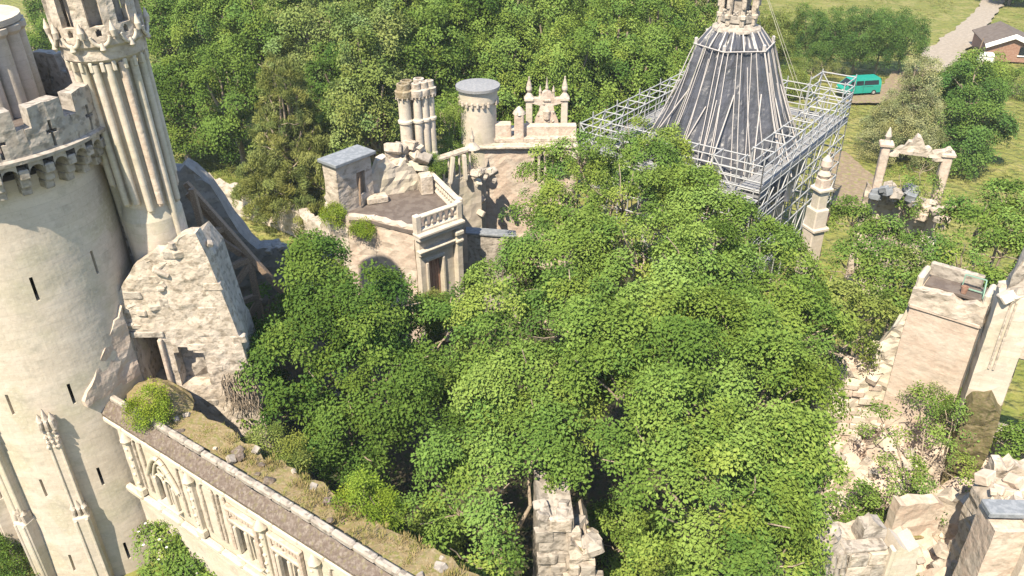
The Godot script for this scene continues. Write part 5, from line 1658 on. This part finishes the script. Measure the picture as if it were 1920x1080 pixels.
# ---- trees --------------------------------------------------------------------------------------------------
func courtyard_trees() -> void:
	tree("courtyard_tree", "dark green broad tree left of centre beside the ruined doorway wall", Vector3(-6.5, 0, -29.4), [[-8.6, 9.8, -32.3, 1.73], [-11.0, 7.5, -31.8, 1.28], [-6.2, 9.6, -28.9, 2.01], [-5.1, 8.5, -31.5, 1.37], [-8.5, 8.2, -28.2, 2.09], [-5.8, 7.1, -27.5, 2.28], [-3.7, 7.3, -29.4, 1.73], [-9.1, 5.7, -27.5, 2.01], [-6.7, 5.1, -26.2, 2.09], [-3.8, 6.0, -26.4, 1.82], [-3.1, 6.0, -34.0, 1.37]], "dark", "broad", 0.40, 1.6, 17.0, 0.24, "trees in the castle courtyard", -0.35, "tree", 3)
	tree("courtyard_tree", "mid green tree crown just right of the terrace doorway, left of centre", Vector3(0.7, 0, -29.6), [[-0.3, 7.9, -33.8, 1.73], [2.3, 8.9, -34.1, 2.09], [2.6, 9.4, -27.9, 2.28], [0.0, 8.4, -28.6, 2.09], [0.8, 7.7, -25.9, 2.19], [-1.4, 6.7, -27.5, 1.64]], "mid", "broad", 0.40, 1.6, 17.0, 0.22, "trees in the castle courtyard")
	tree("courtyard_tree", "lower green tree behind the isolated wall end at bottom centre", Vector3(0.2, 0, -21.9), [[-1.2, 6.2, -23.5, 1.82], [0.9, 7.1, -23.8, 1.82], [-2.0, 5.5, -21.9, 1.55], [-1.4, 5.6, -21.7, 1.55], [-1.5, 4.8, -20.2, 1.55], [-1.7, 3.4, -19.8, 1.18]], "light", "broad", 0.40, 1.6, 17.0, 0.18, "trees in the castle courtyard")
	tree("courtyard_tree", "tall fresh green tree standing just in front of the pinnacled gable wing", Vector3(4.9, 0, -42.5), [[2.2, 9.2, -44.2, 1.28], [1.0, 7.6, -42.4, 1.28], [4.0, 10.0, -43.8, 1.55], [6.9, 10.6, -43.2, 1.82], [9.3, 10.0, -45.4, 1.37], [2.9, 8.7, -40.4, 1.82], [5.8, 9.6, -38.9, 2.01], [9.0, 9.3, -40.9, 1.73]], "mid", "broad", 0.40, 1.6, 17.0, 0.2, "trees in the castle courtyard", -0.35, "tree", 8)
	tree("courtyard_tree", "bright green tree close below the scaffold's near corner", Vector3(8.6, 0, -32.9), [[5.9, 9.3, -33.3, 2.09], [9.4, 9.5, -37.4, 1.91], [11.8, 8.7, -36.6, 1.73], [8.0, 9.9, -30.4, 2.28], [11.3, 8.9, -31.9, 2.09], [5.1, 9.6, -27.8, 2.01]], "light", "broad", 0.40, 1.6, 17.0, 0.24, "trees in the castle courtyard", -0.35, "tree", 9)
	tree("courtyard_tree", "wide light green tree at the centre right of the courtyard", Vector3(8.5, 0, -25.4), [[6.6, 9.7, -25.2, 2.28], [3.9, 8.9, -24.3, 2.19], [9.1, 9.4, -26.3, 2.19], [12.1, 8.2, -28.8, 1.82], [12.2, 7.3, -27.7, 1.28], [8.9, 9.0, -23.6, 2.09], [6.1, 9.0, -22.5, 2.19]], "light", "broad", 0.40, 1.6, 17.0, 0.25, "trees in the castle courtyard", -0.35, "tree", 7)
	tree("courtyard_tree", "rounded light green tree at lower right above the carved wall crest", Vector3(8.4, 0, -20.8), [[4.9, 8.1, -21.2, 1.64], [6.6, 8.6, -20.1, 2.01], [8.9, 8.4, -21.2, 1.91], [10.0, 7.3, -23.3, 1.46], [5.9, 7.7, -18.9, 1.64], [7.1, 8.0, -18.9, 1.73], [8.8, 7.4, -20.6, 1.46], [8.0, 6.0, -18.8, 1.6], [6.9, 6.2, -18.2, 1.5], [8.9, 5.4, -19.2, 1.4]], "light", "broad", 0.40, 1.6, 17.0, 0.22, "trees in the castle courtyard", -0.35, "tree", 4)
	tree("courtyard_tree", "green tree just right of the slender white pier", Vector3(18.8, 0, -37.6), [[18.9, 7.6, -41.1, 1.28], [17.5, 6.9, -37.0, 1.37], [19.3, 8.0, -37.8, 1.46], [21.1, 7.8, -37.0, 1.37], [18.3, 7.0, -34.7, 1.55]], "mid", "broad", 0.40, 1.6, 17.0, 0.18, "trees in the castle courtyard", -0.35, "tree", 7)
	tree("courtyard_tree", "dense green tree at the right edge above the narrow grooved wall", Vector3(25.3, 0, -38.3), [[24.5, 8.0, -39.0, 1.55], [26.8, 8.4, -40.3, 1.46], [25.2, 7.6, -37.3, 1.46], [22.9, 7.2, -36.9, 1.28], [27.0, 8.2, -37.9, 1.64], [24.0, 6.8, -34.8, 1.37]], "light", "broad", 0.40, 1.6, 17.0, 0.2, "trees in the castle courtyard", -0.35, "tree", 6)
	tree("courtyard_tree", "yellowish green tree left of the broad chimney wall", Vector3(17.1, 0, -33.0), [[15.1, 7.0, -33.1, 1.55], [16.1, 6.8, -32.6, 1.37], [14.8, 6.2, -30.9, 1.37], [18.9, 7.0, -35.7, 1.28], [19.2, 6.6, -34.4, 1.09]], "yellow", "broad", 0.40, 1.6, 17.0, 0.18, "trees in the castle courtyard", -0.35, "tree", 4)
	tree("turret_tree", "ivy dark young tree leaning on the left side of the round turret", Vector3(-3.9, 5.0, -49.6), [[-3.9, 10.0, -50.4, 1.2], [-4.6, 8.7, -48.9, 1.1], [-3.6, 8.4, -49.6, 1.0], [-3.2, 11.2, -50.3, 0.8]], "mid", "fine", 0.32, 4.0, 20.0, 0.1, "", -0.5, "tree", 5)
	for q in [[Vector3(-4.8, 9.0, -46.4), "small bush sprouting at the foot of the clustered chimney", "mid", 0.6], [Vector3(-9.9, 8.1, -41.6), "green tuft growing on the terrace building's rounded corner", "lime", 0.45], [Vector3(-8.3, 7.4, -41.2), "ivy tuft hanging on the terrace building's front wall", "lime", 0.5], [Vector3(-4.4, 3.2, -39.2), "scrubby bush in front of the terrace doorway", "olive", 0.9], [Vector3(4.4, 8.4, -47.6), "bush beneath the pinnacled gable wing's right end", "mid", 0.9], [Vector3(-13.46, 8.75, -24.05), "bright green cushion shrub growing on top of the gallery wall by the tower", "lime", 0.62], [Vector3(-5.0, 7.6, -19.9), "yellow green bush behind the gallery wall near bottom centre", "lime", 0.9], [Vector3(-9.0, 6.9, -23.4), "olive green bush between the gallery wall and the dark tree", "yellow", 1.0]]:
		var c: Vector3 = q[0]
		var r: float = q[3]
		tree("bush", q[1], c - Vector3(0, r * 0.8, 0), [[c.x - r * 0.5, c.y, c.z, r * 0.7], [c.x + r * 0.5, c.y + 0.05, c.z + 0.1, r * 0.75], [c.x, c.y + r * 0.3, c.z - r * 0.2, r * 0.8], [c.x + 0.1, c.y - r * 0.3, c.z + r * 0.3, r * 0.7]], q[2], "fine", 0.24 + 0.05 * r, 5.0, 40.0, 0.04, "", -0.6, "bush", 2)
	for q in [[Vector3(4.4, 0, -24.3), "shaded undergrowth bush right of the isolated wall end"], [Vector3(5.2, 0, -22.6), "shaded undergrowth bush at the bottom edge below the wall end"], [Vector3(-4.2, 0, -24.4), "shaded undergrowth bush between the yellow green bush and lower tree"], [Vector3(14.2, 0, -24.6), "shaded undergrowth bush behind the carved wall crest"]]:
		var c: Vector3 = q[0]
		tree("undergrowth", q[1], c, [[c.x, 1.2, c.z, 1.3], [c.x + 1.0, 1.0, c.z - 0.5, 1.1], [c.x - 0.8, 1.5, c.z + 0.4, 1.1], [c.x + 0.2, 2.2, c.z - 0.3, 1.0]], "mid", "broad", 0.36, 2.5, 18.0, 0.06, "shaded undergrowth bushes", -0.4, "bush", 1)
	# flowering bush at the foot of the tower
	var b := tree("flowering_bush", "green bush with white blossom at the foot of the gallery wall and tower", Vector3(-13.9, 0, -23.3), [[-13.9, 1.4, -23.4, 1.0], [-13.2, 1.3, -22.9, 1.0], [-14.2, 2.2, -23.7, 0.8], [-12.7, 0.8, -22.4, 1.0], [-13.4, 0.6, -22.2, 0.9], [-13.6, 2.6, -23.6, 0.6]], "mid", "broad", 0.34, 4.0, 24.0, 0.08, "", -0.5, "bush", 2)
	var fl := Mb.new()
	for i in 70:
		var u := rdir()
		u.y = absf(u.y)
		var c := Vector3([0.0, 0.7, -0.3, 1.2, 0.5][i % 5], [1.4, 1.3, 2.2, 0.8, 0.6][i % 5], [-0.1, 0.4, -0.4, 0.9, 1.1][i % 5]) + u * 1.05
		for k in 5:
			var a := TAU * k / 5
			fl.face([c, c + Vector3(cos(a) * 0.06, 0.02, sin(a) * 0.06), c + Vector3(cos(a + 0.9) * 0.06, 0.02, sin(a + 0.9) * 0.06)], Vector3.UP)
	part(b, "blossom", fl, M.petal)
	# scrub at the tower's foot, lower left corner
	tree("scrub", "dark green scrub below the big tower in the lower left corner", Vector3(-19.6, 0, -20.6), [[-19.6, 0.4, -20.6, 1.1], [-18.6, 0.3, -19.4, 1.1], [-20.6, 0.5, -21.8, 1.1], [-20.4, 0.3, -19.8, 1.0]], "dark", "fine", 0.34, 4.0, 22.0, 0.05, "", -0.2, "shrub", 2)
	tree("scrub", "dark scrub bank along the big tower's left foot", Vector3(-22.8, 0, -25.6), [[-23.4, 0.6, -26.4, 1.3], [-22.6, 0.5, -25.2, 1.2], [-21.8, 0.5, -24.0, 1.2], [-21.2, 0.4, -22.8, 1.2], [-24.2, 0.8, -27.6, 1.3]], "dark", "fine", 0.34, 4.0, 22.0, 0.05, "", -0.2, "shrub", 2)
	tree("scrub", "paler green scrub at the extreme lower left beside the tower base", Vector3(-17.6, 0, -18.4), [[-17.6, 0.2, -18.2, 1.0], [-16.6, 0.1, -17.6, 0.9], [-18.4, 0.3, -18.6, 0.9]], "mid", "fine", 0.30, 4.0, 24.0, 0.05, "", -0.2, "shrub", 2)


func forest() -> void:
	var F := [[-31.0, -78.4, 9.5, 4.0, "d"], [-28.4, -68.8, 6.4, 3.4, "d"], [-23.1, -67.0, 7.4, 3.6, "d"], [-25.6, -74.1, 10.4, 4.2, "m"], [-21.0, -73.4, 11.5, 4.0, "m"], [-16.1, -69.7, 11.4, 4.2, "l"], [-13.6, -66.1, 8.5, 3.2, "d"], [-10.2, -62.3, 12.0, 3.6, "l"], [-10.5, -59.6, 8.4, 3.4, "l"], [-13.5, -63.3, 5.0, 2.6, "m"]]
	var G := [[-7.9, -72.4, 12.5, 4.2, "m"], [-6.9, -64.9, 10.4, 3.6, "m"], [-3.8, -70.9, 11.5, 4.0, "d"], [-4.2, -67.3, 8.5, 3.2, "d"], [-0.3, -68.5, 9.4, 3.8, "m"], [-0.7, -72.0, 12.5, 4.0, "m"], [0.1, -65.2, 6.4, 3.2, "m"], [3.4, -70.9, 11.0, 3.8, "m"], [4.9, -65.6, 8.9, 3.8, "y"], [8.6, -69.5, 9.9, 3.8, "y"], [9.6, -65.7, 7.9, 3.4, "y"], [8.1, -78.4, 11.5, 4.0, "y"]]
	var H := [[13.2, -76.4, 10.5, 3.8, "y"], [12.8, -69.7, 8.5, 3.2, "y"], [18.3, -84.8, 9.6, 3.4, "y"], [6.9, -63.6, 6.0, 2.6, "y"], [-12.3, -74.5, 12.5, 4.0, "l"], [-34.5, -93.3, 11.6, 4.5, "m"], [-24.7, -93.4, 12.5, 5.0, "m"], [-3.9, -86.5, 13.5, 5.0, "m"], [5.7, -88.7, 12.5, 4.5, "y"], [17.0, -93.8, 11.5, 4.5, "y"], [-12.4, -86.9, 13.5, 5.0, "m"], [-9.4, -64.4, 4.5, 2.3, "l"], [-2.5, -65.5, 4.5, 2.4, "d"], [-52.8, -91.7, 3.6, 3.0, "d"], [-50.2, -81.5, 2.6, 2.6, "d"], [-58.1, -107.8, 4.7, 3.0, "d"]]
	var names := {"d": ["dark_tree", "dark"], "m": ["forest_tree", "mid"], "l": ["light_tree", "pale"], "y": ["forest_tree", "light"]}
	var says := [
		"dark forest tree touching the fluted turret's right side, upper left",
		"dark shadowy tree at the left of the forest clearing",
		"dark shadowy tree at the back of the forest clearing",
		"tall green tree behind the clearing's dark trees",
		"tall green tree above the drooping conifer's top",
		"silvery green tall tree up and right of the drooping conifer",
		"dark tree filling the gap right of the drooping conifer's top",
		"tall silvery green tree straight above the small stone hut",
		"lower silvery green tree just left of the clustered chimney",
		"small green tree between the drooping conifer and the clustered chimney",
		"tall green tree at the top edge above the clustered chimney",
		"green tree directly behind the clustered chimney's cap",
		"dark tree at the top, between clustered chimney and round turret",
		"dark tree right behind the round turret's flat cap",
		"green tree above and right of the round turret",
		"tall green tree at the top edge above the round turret",
		"low dark-shaded green tree between round turret and pinnacled gable",
		"green tree at the top edge above the pinnacled gable",
		"yellow green tree right behind the pinnacled gable",
		"bright yellow green tree right of the pinnacled gable's spikes, higher up",
		"yellow green tree behind the scaffold's left walkway",
		"bright tall tree at the top edge, right of the gable",
		"bright tree near the top edge, left of the stone lantern",
		"bright green tree against the wrapped roof's left slope",
		"bright tree touching the stone lantern's left side",
		"low green tree between the pinnacled gable and the scaffold",
		"silvery tree cut by the top edge above the stone hut",
		"far tree at the top edge beside the fluted turret",
		"far tree at the top edge, above the clearing",
		"far tree at the top edge above the round turret's dark neighbour",
		"far bright tree at the top edge above the scaffold's left end",
		"far bright tree at the top edge behind the stone lantern",
		"far tree at the top edge above the clustered chimney's green neighbour",
		"small pale undergrowth tree left of the round turret's foot",
		"small dark undergrowth tree at the round turret's foot",
		"dark bush-like tree left of the fluted turret's gallery",
		"dark low tree above the big tower's crown at far left",
		"dark tree by the meadow in the upper left corner",
	]
	var order := F + G + H
	for i in order.size():
		var q: Array = order[i]
		var c := Vector3(q[0], q[2], q[1])
		var r: float = q[3]
		r *= 0.86
		var L := crown_lobes(c, r, 11, 1.15)
		L.append([c.x, maxf(c.y - r, r * 0.6), c.z + 0.4, r * 0.7])
		L.append([c.x + r * 0.4, maxf(c.y - r * 1.2, r * 0.5), c.z + r * 0.3, r * 0.5])
		L.append([c.x - r * 0.4, maxf(c.y - r * 1.3, r * 0.5), c.z + r * 0.3, r * 0.5])
		var w: Array = names[q[4]]
		tree(w[0], says[i], Vector3(c.x, 0, c.z), L, w[1], "broad", 0.55, 1.5, 9.5, 0.3, "forest trees behind the castle", -0.6, "tree", 0)
	# drooping conifer beyond the low wall
	var wl := []
	for k in 7:
		var y := 1.6 + k * 1.65
		var rad := 3.9 * (1.0 - k / 8.0)
		for j in 6:
			var a := j * TAU / 6 + k * 0.7
			wl.append([-16.4 + cos(a) * rad * 0.75, y + rng.randfn() * 0.3, -58.6 + sin(a) * rad * 0.75, maxf(0.8, rad * 0.46)])
	tree("weeping_conifer", "tall drooping brown green conifer in front of the forest at left", Vector3(-16.4, 0, -58.6), wl, "olive", "weeping", 0.5, 2.0, 11.0, 0.22, "", -0.7, "tree", 1)
	# bare pale trunks at the far upper left
	var bt := thing("bare_tree", "bare pale leaning tree trunk with forked branches at the upper left edge", "tree", Vector3(-46.5, 0, -77.5))
	var m := Mb.new()
	var p := limb(m, Vector3.ZERO, Vector3(-2.6, 7.5, -0.5), 0.4, 0.25, 0.12, 8)
	limb(m, p, p + Vector3(-1.0, 5.0, 0.4), 0.22, 0.06, 0.15)
	limb(m, Vector3(-1.4, 4.0, -0.3), Vector3(-5.0, 6.2, 0.4), 0.18, 0.05, 0.12)
	limb(m, Vector3(-0.8, 2.6, -0.2), Vector3(3.0, 5.8, 0.6), 0.16, 0.04, 0.12)
	limb(m, p, p + Vector3(2.0, 3.4, 0.2), 0.16, 0.04, 0.12)
	part(bt, "trunk", m, M.gravel)


func fields() -> void:
	# hedge trees behind the van
	var hx := [[31.5, -97.0, 3.4, "yellow"], [34.4, -96.4, 3.7, "hedge"], [37.3, -96.2, 3.9, "hedge"], [40.0, -95.8, 3.8, "hedge"], [42.6, -95.6, 3.8, "hedge"], [45.2, -95.4, 3.6, "hedge"], [28.4, -97.0, 3.6, "yellow"]]
	for i in hx.size():
		var q: Array = hx[i]
		var c := Vector3(q[0], q[2], q[1])
		tree("hedge_tree", ["tree at the hedge row's paler left part, nearest the green van's nose", "first dark green hedge tree from the left behind the van", "second dark green hedge tree from the left behind the van", "third dark green hedge tree behind the van, above its roof", "fourth dark green hedge tree behind the van's rear", "rightmost dark green hedge tree next to the gravel lane", "leftmost pale green hedge tree beside the wrapped roof"][i], Vector3(c.x, 0, c.z), crown_lobes(c, 2.7, 10, 1.25), q[3], "fine", 0.6, 2.2, 9.0, 0.15, "hedge row trees behind the van", -0.8, "tree", 0)
	tree("round_bush", "yellow green rounded bush left of the green van", Vector3(30.4, 0, -87.5), [[30.0, 1.4, -87.8, 1.6], [31.2, 1.1, -87.0, 1.3], [29.2, 1.2, -86.4, 1.3], [31.0, 2.0, -88.4, 1.2]], "yellow", "fine", 0.5, 3.5, 12.0, 0.1, "", -0.6, "bush", 0)
	tree("round_bush", "brownish bare bush between the yellow bush and the hedge row", Vector3(33.8, 0, -92.0), [[33.4, 1.4, -92.3, 1.3], [35.2, 1.3, -92.2, 1.2], [36.6, 1.2, -92.0, 1.0]], "olive", "fine", 0.4, 2.4, 10.0, 0.1, "", -0.6, "bush", 4)
	var pl := []
	for k in 6:
		var y := 1.3 + k * 1.35
		var rad := 3.2 * (1.0 - k / 7.0)
		for j in 6:
			var a := j * TAU / 6 + k * 0.6
			pl.append([35.0 + cos(a) * rad * 0.75, y, -69.5 + sin(a) * rad * 0.75, maxf(0.7, rad * 0.48)])
	tree("pine_tree", "soft grey green pine below the green van", Vector3(35.0, 0, -69.5), pl, "pine", "fine", 0.45, 3.0, 14.0, 0.2, "", -0.6, "tree", 1)
	var gl := crown_lobes(Vector3(39.4, 4.6, -69.5), 3.3, 11, 1.2)
	gl.append([38.6, 2.0, -67.5, 1.8])
	gl.append([40.6, 2.2, -67.6, 1.8])
	gl.append([38.0, 1.6, -65.6, 1.5])
	tree("green_tree", "fresh green tree right of the soft pine", Vector3(39.4, 0, -69.0), gl, "hedge", "broad", 0.52, 1.8, 11.0, 0.2, "", -0.7, "tree", 2)
	tree("green_tree", "spreading hedge tree left of the brick house", Vector3(43.5, 0, -76.0), crown_lobes(Vector3(43.5, 4.2, -76.0), 2.9, 10, 1.0), "mid", "broad", 0.52, 1.8, 11.0, 0.2, "", -0.7, "tree", 1)
	for i in 4:
		var c := Vector3(49.0 + i * 2.7, 1.4, -89.0 + i * 0.9)
		tree("garden_hedge", ["leftmost bush of the garden hedge below the brick house", "second bush of the garden hedge below the brick house", "third bush of the garden hedge below the brick house", "rightmost bush of the garden hedge at the picture's edge"][i], Vector3(c.x, 0, c.z), [[c.x - 0.7, 1.3, c.z, 1.3], [c.x + 0.7, 1.5, c.z, 1.4], [c.x, 1.0, c.z + 0.8, 1.2]], "mid", "fine", 0.5, 3.5, 12.0, 0.1, "garden hedge bushes below the house", -0.7, "bush", 0)
	var lw := thing("garden_wall", "low pale stone garden wall along the meadow below the hedge", "wall", Vector3(48.8, 0, -86.6), 0.12)
	ruin(lw, "masonry", 10.0, -0.2, [0.9, 0.8, 1.0, 0.7, 0.9, 0.8], 0.5, M.worn, 0.12, 0.4, 161.0, SOLID, [], [], 0.3)
	for i in 5:
		var x := [68.0, 72.5, 77.0, 80.5, 84.5]
		var z := [-146.0, -149.0, -131.5, -133.0, -134.5]
		var c := Vector3(x[i] if i > 1 else [46.0, 53.0][i], 3.4, z[i] if i > 1 else -142.5)
		tree("far_tree", ["far dark tree at the top edge above the hedge row, left one", "far dark tree at the top edge above the hedge row, right one", "dark tree right of the gravel lane's far end", "middle dark tree of the far group at top right", "outermost dark tree at the top right corner"][i], Vector3(c.x, 0, c.z), crown_lobes(c, 3.4, 9, 0.9), "dark", "broad", 0.8, 2.2, 5.0, 0.25, "far dark trees", -0.7, "tree", 0)
	# little brick house
	var h := thing("brick_house", "small brick house with a white trimmed gable at the upper right edge", "house", Vector3(60.2, 0, -99.6), -0.25)
	var g := Mb.new()
	g.extrude([Vector2(-2.7, 0), Vector2(2.7, 0), Vector2(2.7, 1.9), Vector2(0, 3.0), Vector2(-2.7, 1.9)], -7.0, 0.0)
	part(h, "wall", g, M.brick)
	for s in [-1.0, 1.0]:
		var rf := boxp(h, "roof", Vector3(s * 1.45, 2.5, -3.5), Vector3(3.3, 0.16, 7.6), M.floor, 0.03)
		rf.rotation.z = -s * 0.393
		var bb := boxp(h, "bargeboard", Vector3(s * 1.48, 2.46, 0.38), Vector3(3.35, 0.5, 0.12), M.white, 0.02)
		bb.rotation.z = -s * 0.393
	boxp(h, "window", Vector3(1.4, 1.3, 0.02), Vector3(1.0, 1.0, 0.08), M.glass, 0.02)
	boxp(h, "window_frame", Vector3(1.4, 0.74, 0.05), Vector3(1.2, 0.12, 0.16), M.white, 0.02)
	var wb := thing("white_lean_to", "low white box shed beside the brick house", "shed", Vector3(56.6, 0, -98.4), -0.25)
	boxp(wb, "wall", Vector3(0, 0.6, 0), Vector3(1.7, 1.2, 1.6), M.white, 0.03)
	boxp(wb, "roof", Vector3(0, 1.26, 0.0), Vector3(1.9, 0.12, 1.8), M.white, 0.03)
	var pole := thing("pole", "thin wooden pole between the gravel lane and the brick house", "pole", Vector3(54.4, 0, -96.6))
	stick(pole, "shaft", TUBE, Vector3(0, 0, 0), Vector3(0.4, 3.6, 0), 0.14, 0.14, M.wood)
	van()
	# meadow tufts, to break up the grass
	var spots := []
	for i in 26000:
		var x := rng.randf_range(24.0, 100.0)
		var z := rng.randf_range(-150.0, -52.0)
		if x > 46 and absf((x - 50.0) - (-z - 100.0) * 0.76) < 5.0: continue
		if nz.get_noise_2d(x * 1.5, z * 1.5) < -0.1: continue
		var col: Color = PAL.yellow[rng.randi() % 3].lerp(PAL.straw[0], rng.randf() * 0.6)
		spots.append([Transform3D(Basis(Vector3.UP, rng.randf() * TAU).scaled(Vector3(1.2, 0.5, 1.2) * rng.randf_range(0.25, 0.5)), Vector3(x, -0.15, z)), col])
	for i in 5000:
		var x := rng.randf_range(-36.0, -18.0)
		var z := rng.randf_range(-76.0, -60.5)
		spots.append([Transform3D(Basis(Vector3.UP, rng.randf() * TAU).scaled(Vector3(1.2, 0.6, 1.2) * rng.randf_range(0.25, 0.5)), Vector3(x, -0.15, z)), PAL.yellow[rng.randi() % 3]])
	meta(cloud(self, "meadow_grass", "grass", spots), "tufts of meadow grass on the fields and the forest clearing", "grass", "", "stuff")


func van() -> void:
	var t := thing("parked_van", "green minibus van parked on the earth track before the hedge trees", "van", Vector3(37.5, 0.16, -87.4), deg_to_rad(189))
	t.scale = Vector3.ONE * 0.87
	# side outline, nose towards +x after the turn
	var body := [Vector2(2.45, 0.35), Vector2(2.45, 0.85), Vector2(2.30, 1.05), Vector2(1.35, 1.95), Vector2(1.1, 2.05), Vector2(-2.2, 2.08), Vector2(-2.42, 1.95), Vector2(-2.48, 0.4), Vector2(-2.3, 0.3), Vector2(2.3, 0.3)]
	var b := Mb.new()
	# tumblehome: the upper body is narrower than the waist
	var halfw := func(y: float) -> float: return 0.93 if y < 1.15 else lerpf(0.93, 0.74, (y - 1.15) / 0.95)
	var n := body.size()
	for i in n:
		var a: Vector2 = body[i]
		var c: Vector2 = body[(i + 1) % n]
		var o := Vector3((a.x + c.x) * 0.5, (a.y + c.y) * 0.5 - 1.1, 0)
		b.face([Vector3(a.x, a.y, halfw.call(a.y)), Vector3(c.x, c.y, halfw.call(c.y)), Vector3(c.x, c.y, -halfw.call(c.y)), Vector3(a.x, a.y, -halfw.call(a.y))], o)
	for s in [-1.0, 1.0]:
		var ys := [0.3, 0.75, 1.15, 1.6, 2.08]
		var spans := [[-2.46, 2.45], [-2.47, 2.45], [-2.46, 2.2], [-2.44, 1.72], [-2.2, 1.1]]
		for j in 4:
			b.face([Vector3(spans[j][0], ys[j], s * halfw.call(ys[j])), Vector3(spans[j][1], ys[j], s * halfw.call(ys[j])), Vector3(spans[j + 1][1], ys[j + 1], s * halfw.call(ys[j + 1])), Vector3(spans[j + 1][0], ys[j + 1], s * halfw.call(ys[j + 1]))], Vector3(0, 0, s))
	part(t, "body", b, M.teal)
	var quad := func(called: String, p: Array, out: Vector3, mat: Material) -> void:
		var m := Mb.new()
		var q := []
		for k in p: q.append(k + out.normalized() * 0.025)
		m.face(q, out)
		for k in q.size():
			m.face([q[k], q[(k + 1) % q.size()], p[(k + 1) % p.size()], p[k]], (q[k] + q[(k + 1) % q.size()]) * 0.5 - (q[0] + q[1] + q[2]) / 3.0)
		part(t, called, m, mat)
	for s in [-1.0, 1.0]:
		for w in [[0.95, 1.95, 0.98, 1.42], [-0.1, 0.85, -0.1, 0.85], [-2.1, -0.2, -2.05, -0.2]]:
			quad.call("side_window", [Vector3(w[0], 1.27, s * halfw.call(1.27)), Vector3(w[1], 1.27, s * halfw.call(1.27)), Vector3(w[3], 1.80, s * halfw.call(1.80)), Vector3(w[2], 1.80, s * halfw.call(1.80))], Vector3(0, 0.2, s), M.glass)
		var dl := Mb.new()
		for x in [0.9, -0.15]:
			dl.box(Vector3(x, 0.95, s * 0.935), Vector3(0.025, 1.1, 0.01), 0.002)
		dl.box(Vector3(-0.6, 1.1, s * 0.94), Vector3(1.6, 0.03, 0.012), 0.002)
		part(t, "door_seam", dl, M.rubber)
		quad.call("headlight", [Vector3(2.46, 0.72, s * 0.55), Vector3(2.46, 0.72, s * 0.86), Vector3(2.46, 0.88, s * 0.86), Vector3(2.46, 0.88, s * 0.55)], Vector3(1, 0, 0), M.lamp_glass)
		quad.call("tail_light", [Vector3(-2.48, 0.75, s * 0.76), Vector3(-2.48, 0.75, s * 0.9), Vector3(-2.46, 1.12, s * 0.9), Vector3(-2.46, 1.12, s * 0.76)], Vector3(-1, 0, 0), M.tail_red)
		for x in [1.55, -1.6]:
			var w := Mb.new()
			w.tube(Vector3(x, 0.32, s * 0.72), Vector3(x, 0.32, s * 0.95), 0.32, 0.32, 18)
			var wheel := part(t, "wheel", w, M.rubber)
			var hb := Mb.new()
			hb.tube(Vector3(x, 0.32, s * 0.9), Vector3(x, 0.32, s * 0.965), 0.19, 0.17, 14)
			part(wheel, "rim", hb, M.hub)
		var mi := Mb.new()
		mi.box(Vector3(1.75, 1.3, s * 1.03), Vector3(0.12, 0.2, 0.16), 0.03)
		part(t, "mirror", mi, M.rubber)
	quad.call("windscreen", [Vector3(2.18, 1.16, 0.8), Vector3(2.18, 1.16, -0.8), Vector3(1.45, 1.86, -0.68), Vector3(1.45, 1.86, 0.68)], Vector3(0.7, 0.75, 0), M.glass)
	quad.call("rear_window", [Vector3(-2.45, 1.25, 0.72), Vector3(-2.45, 1.25, -0.72), Vector3(-2.43, 1.82, -0.64), Vector3(-2.43, 1.82, 0.64)], Vector3(-1, 0.02, 0), M.glass)
	for x in [2.46, -2.5]:
		var bp := Mb.new()
		bp.box(Vector3(x, 0.42, 0), Vector3(0.14, 0.22, 1.8), 0.05)
		part(t, "bumper", bp, M.rubber)
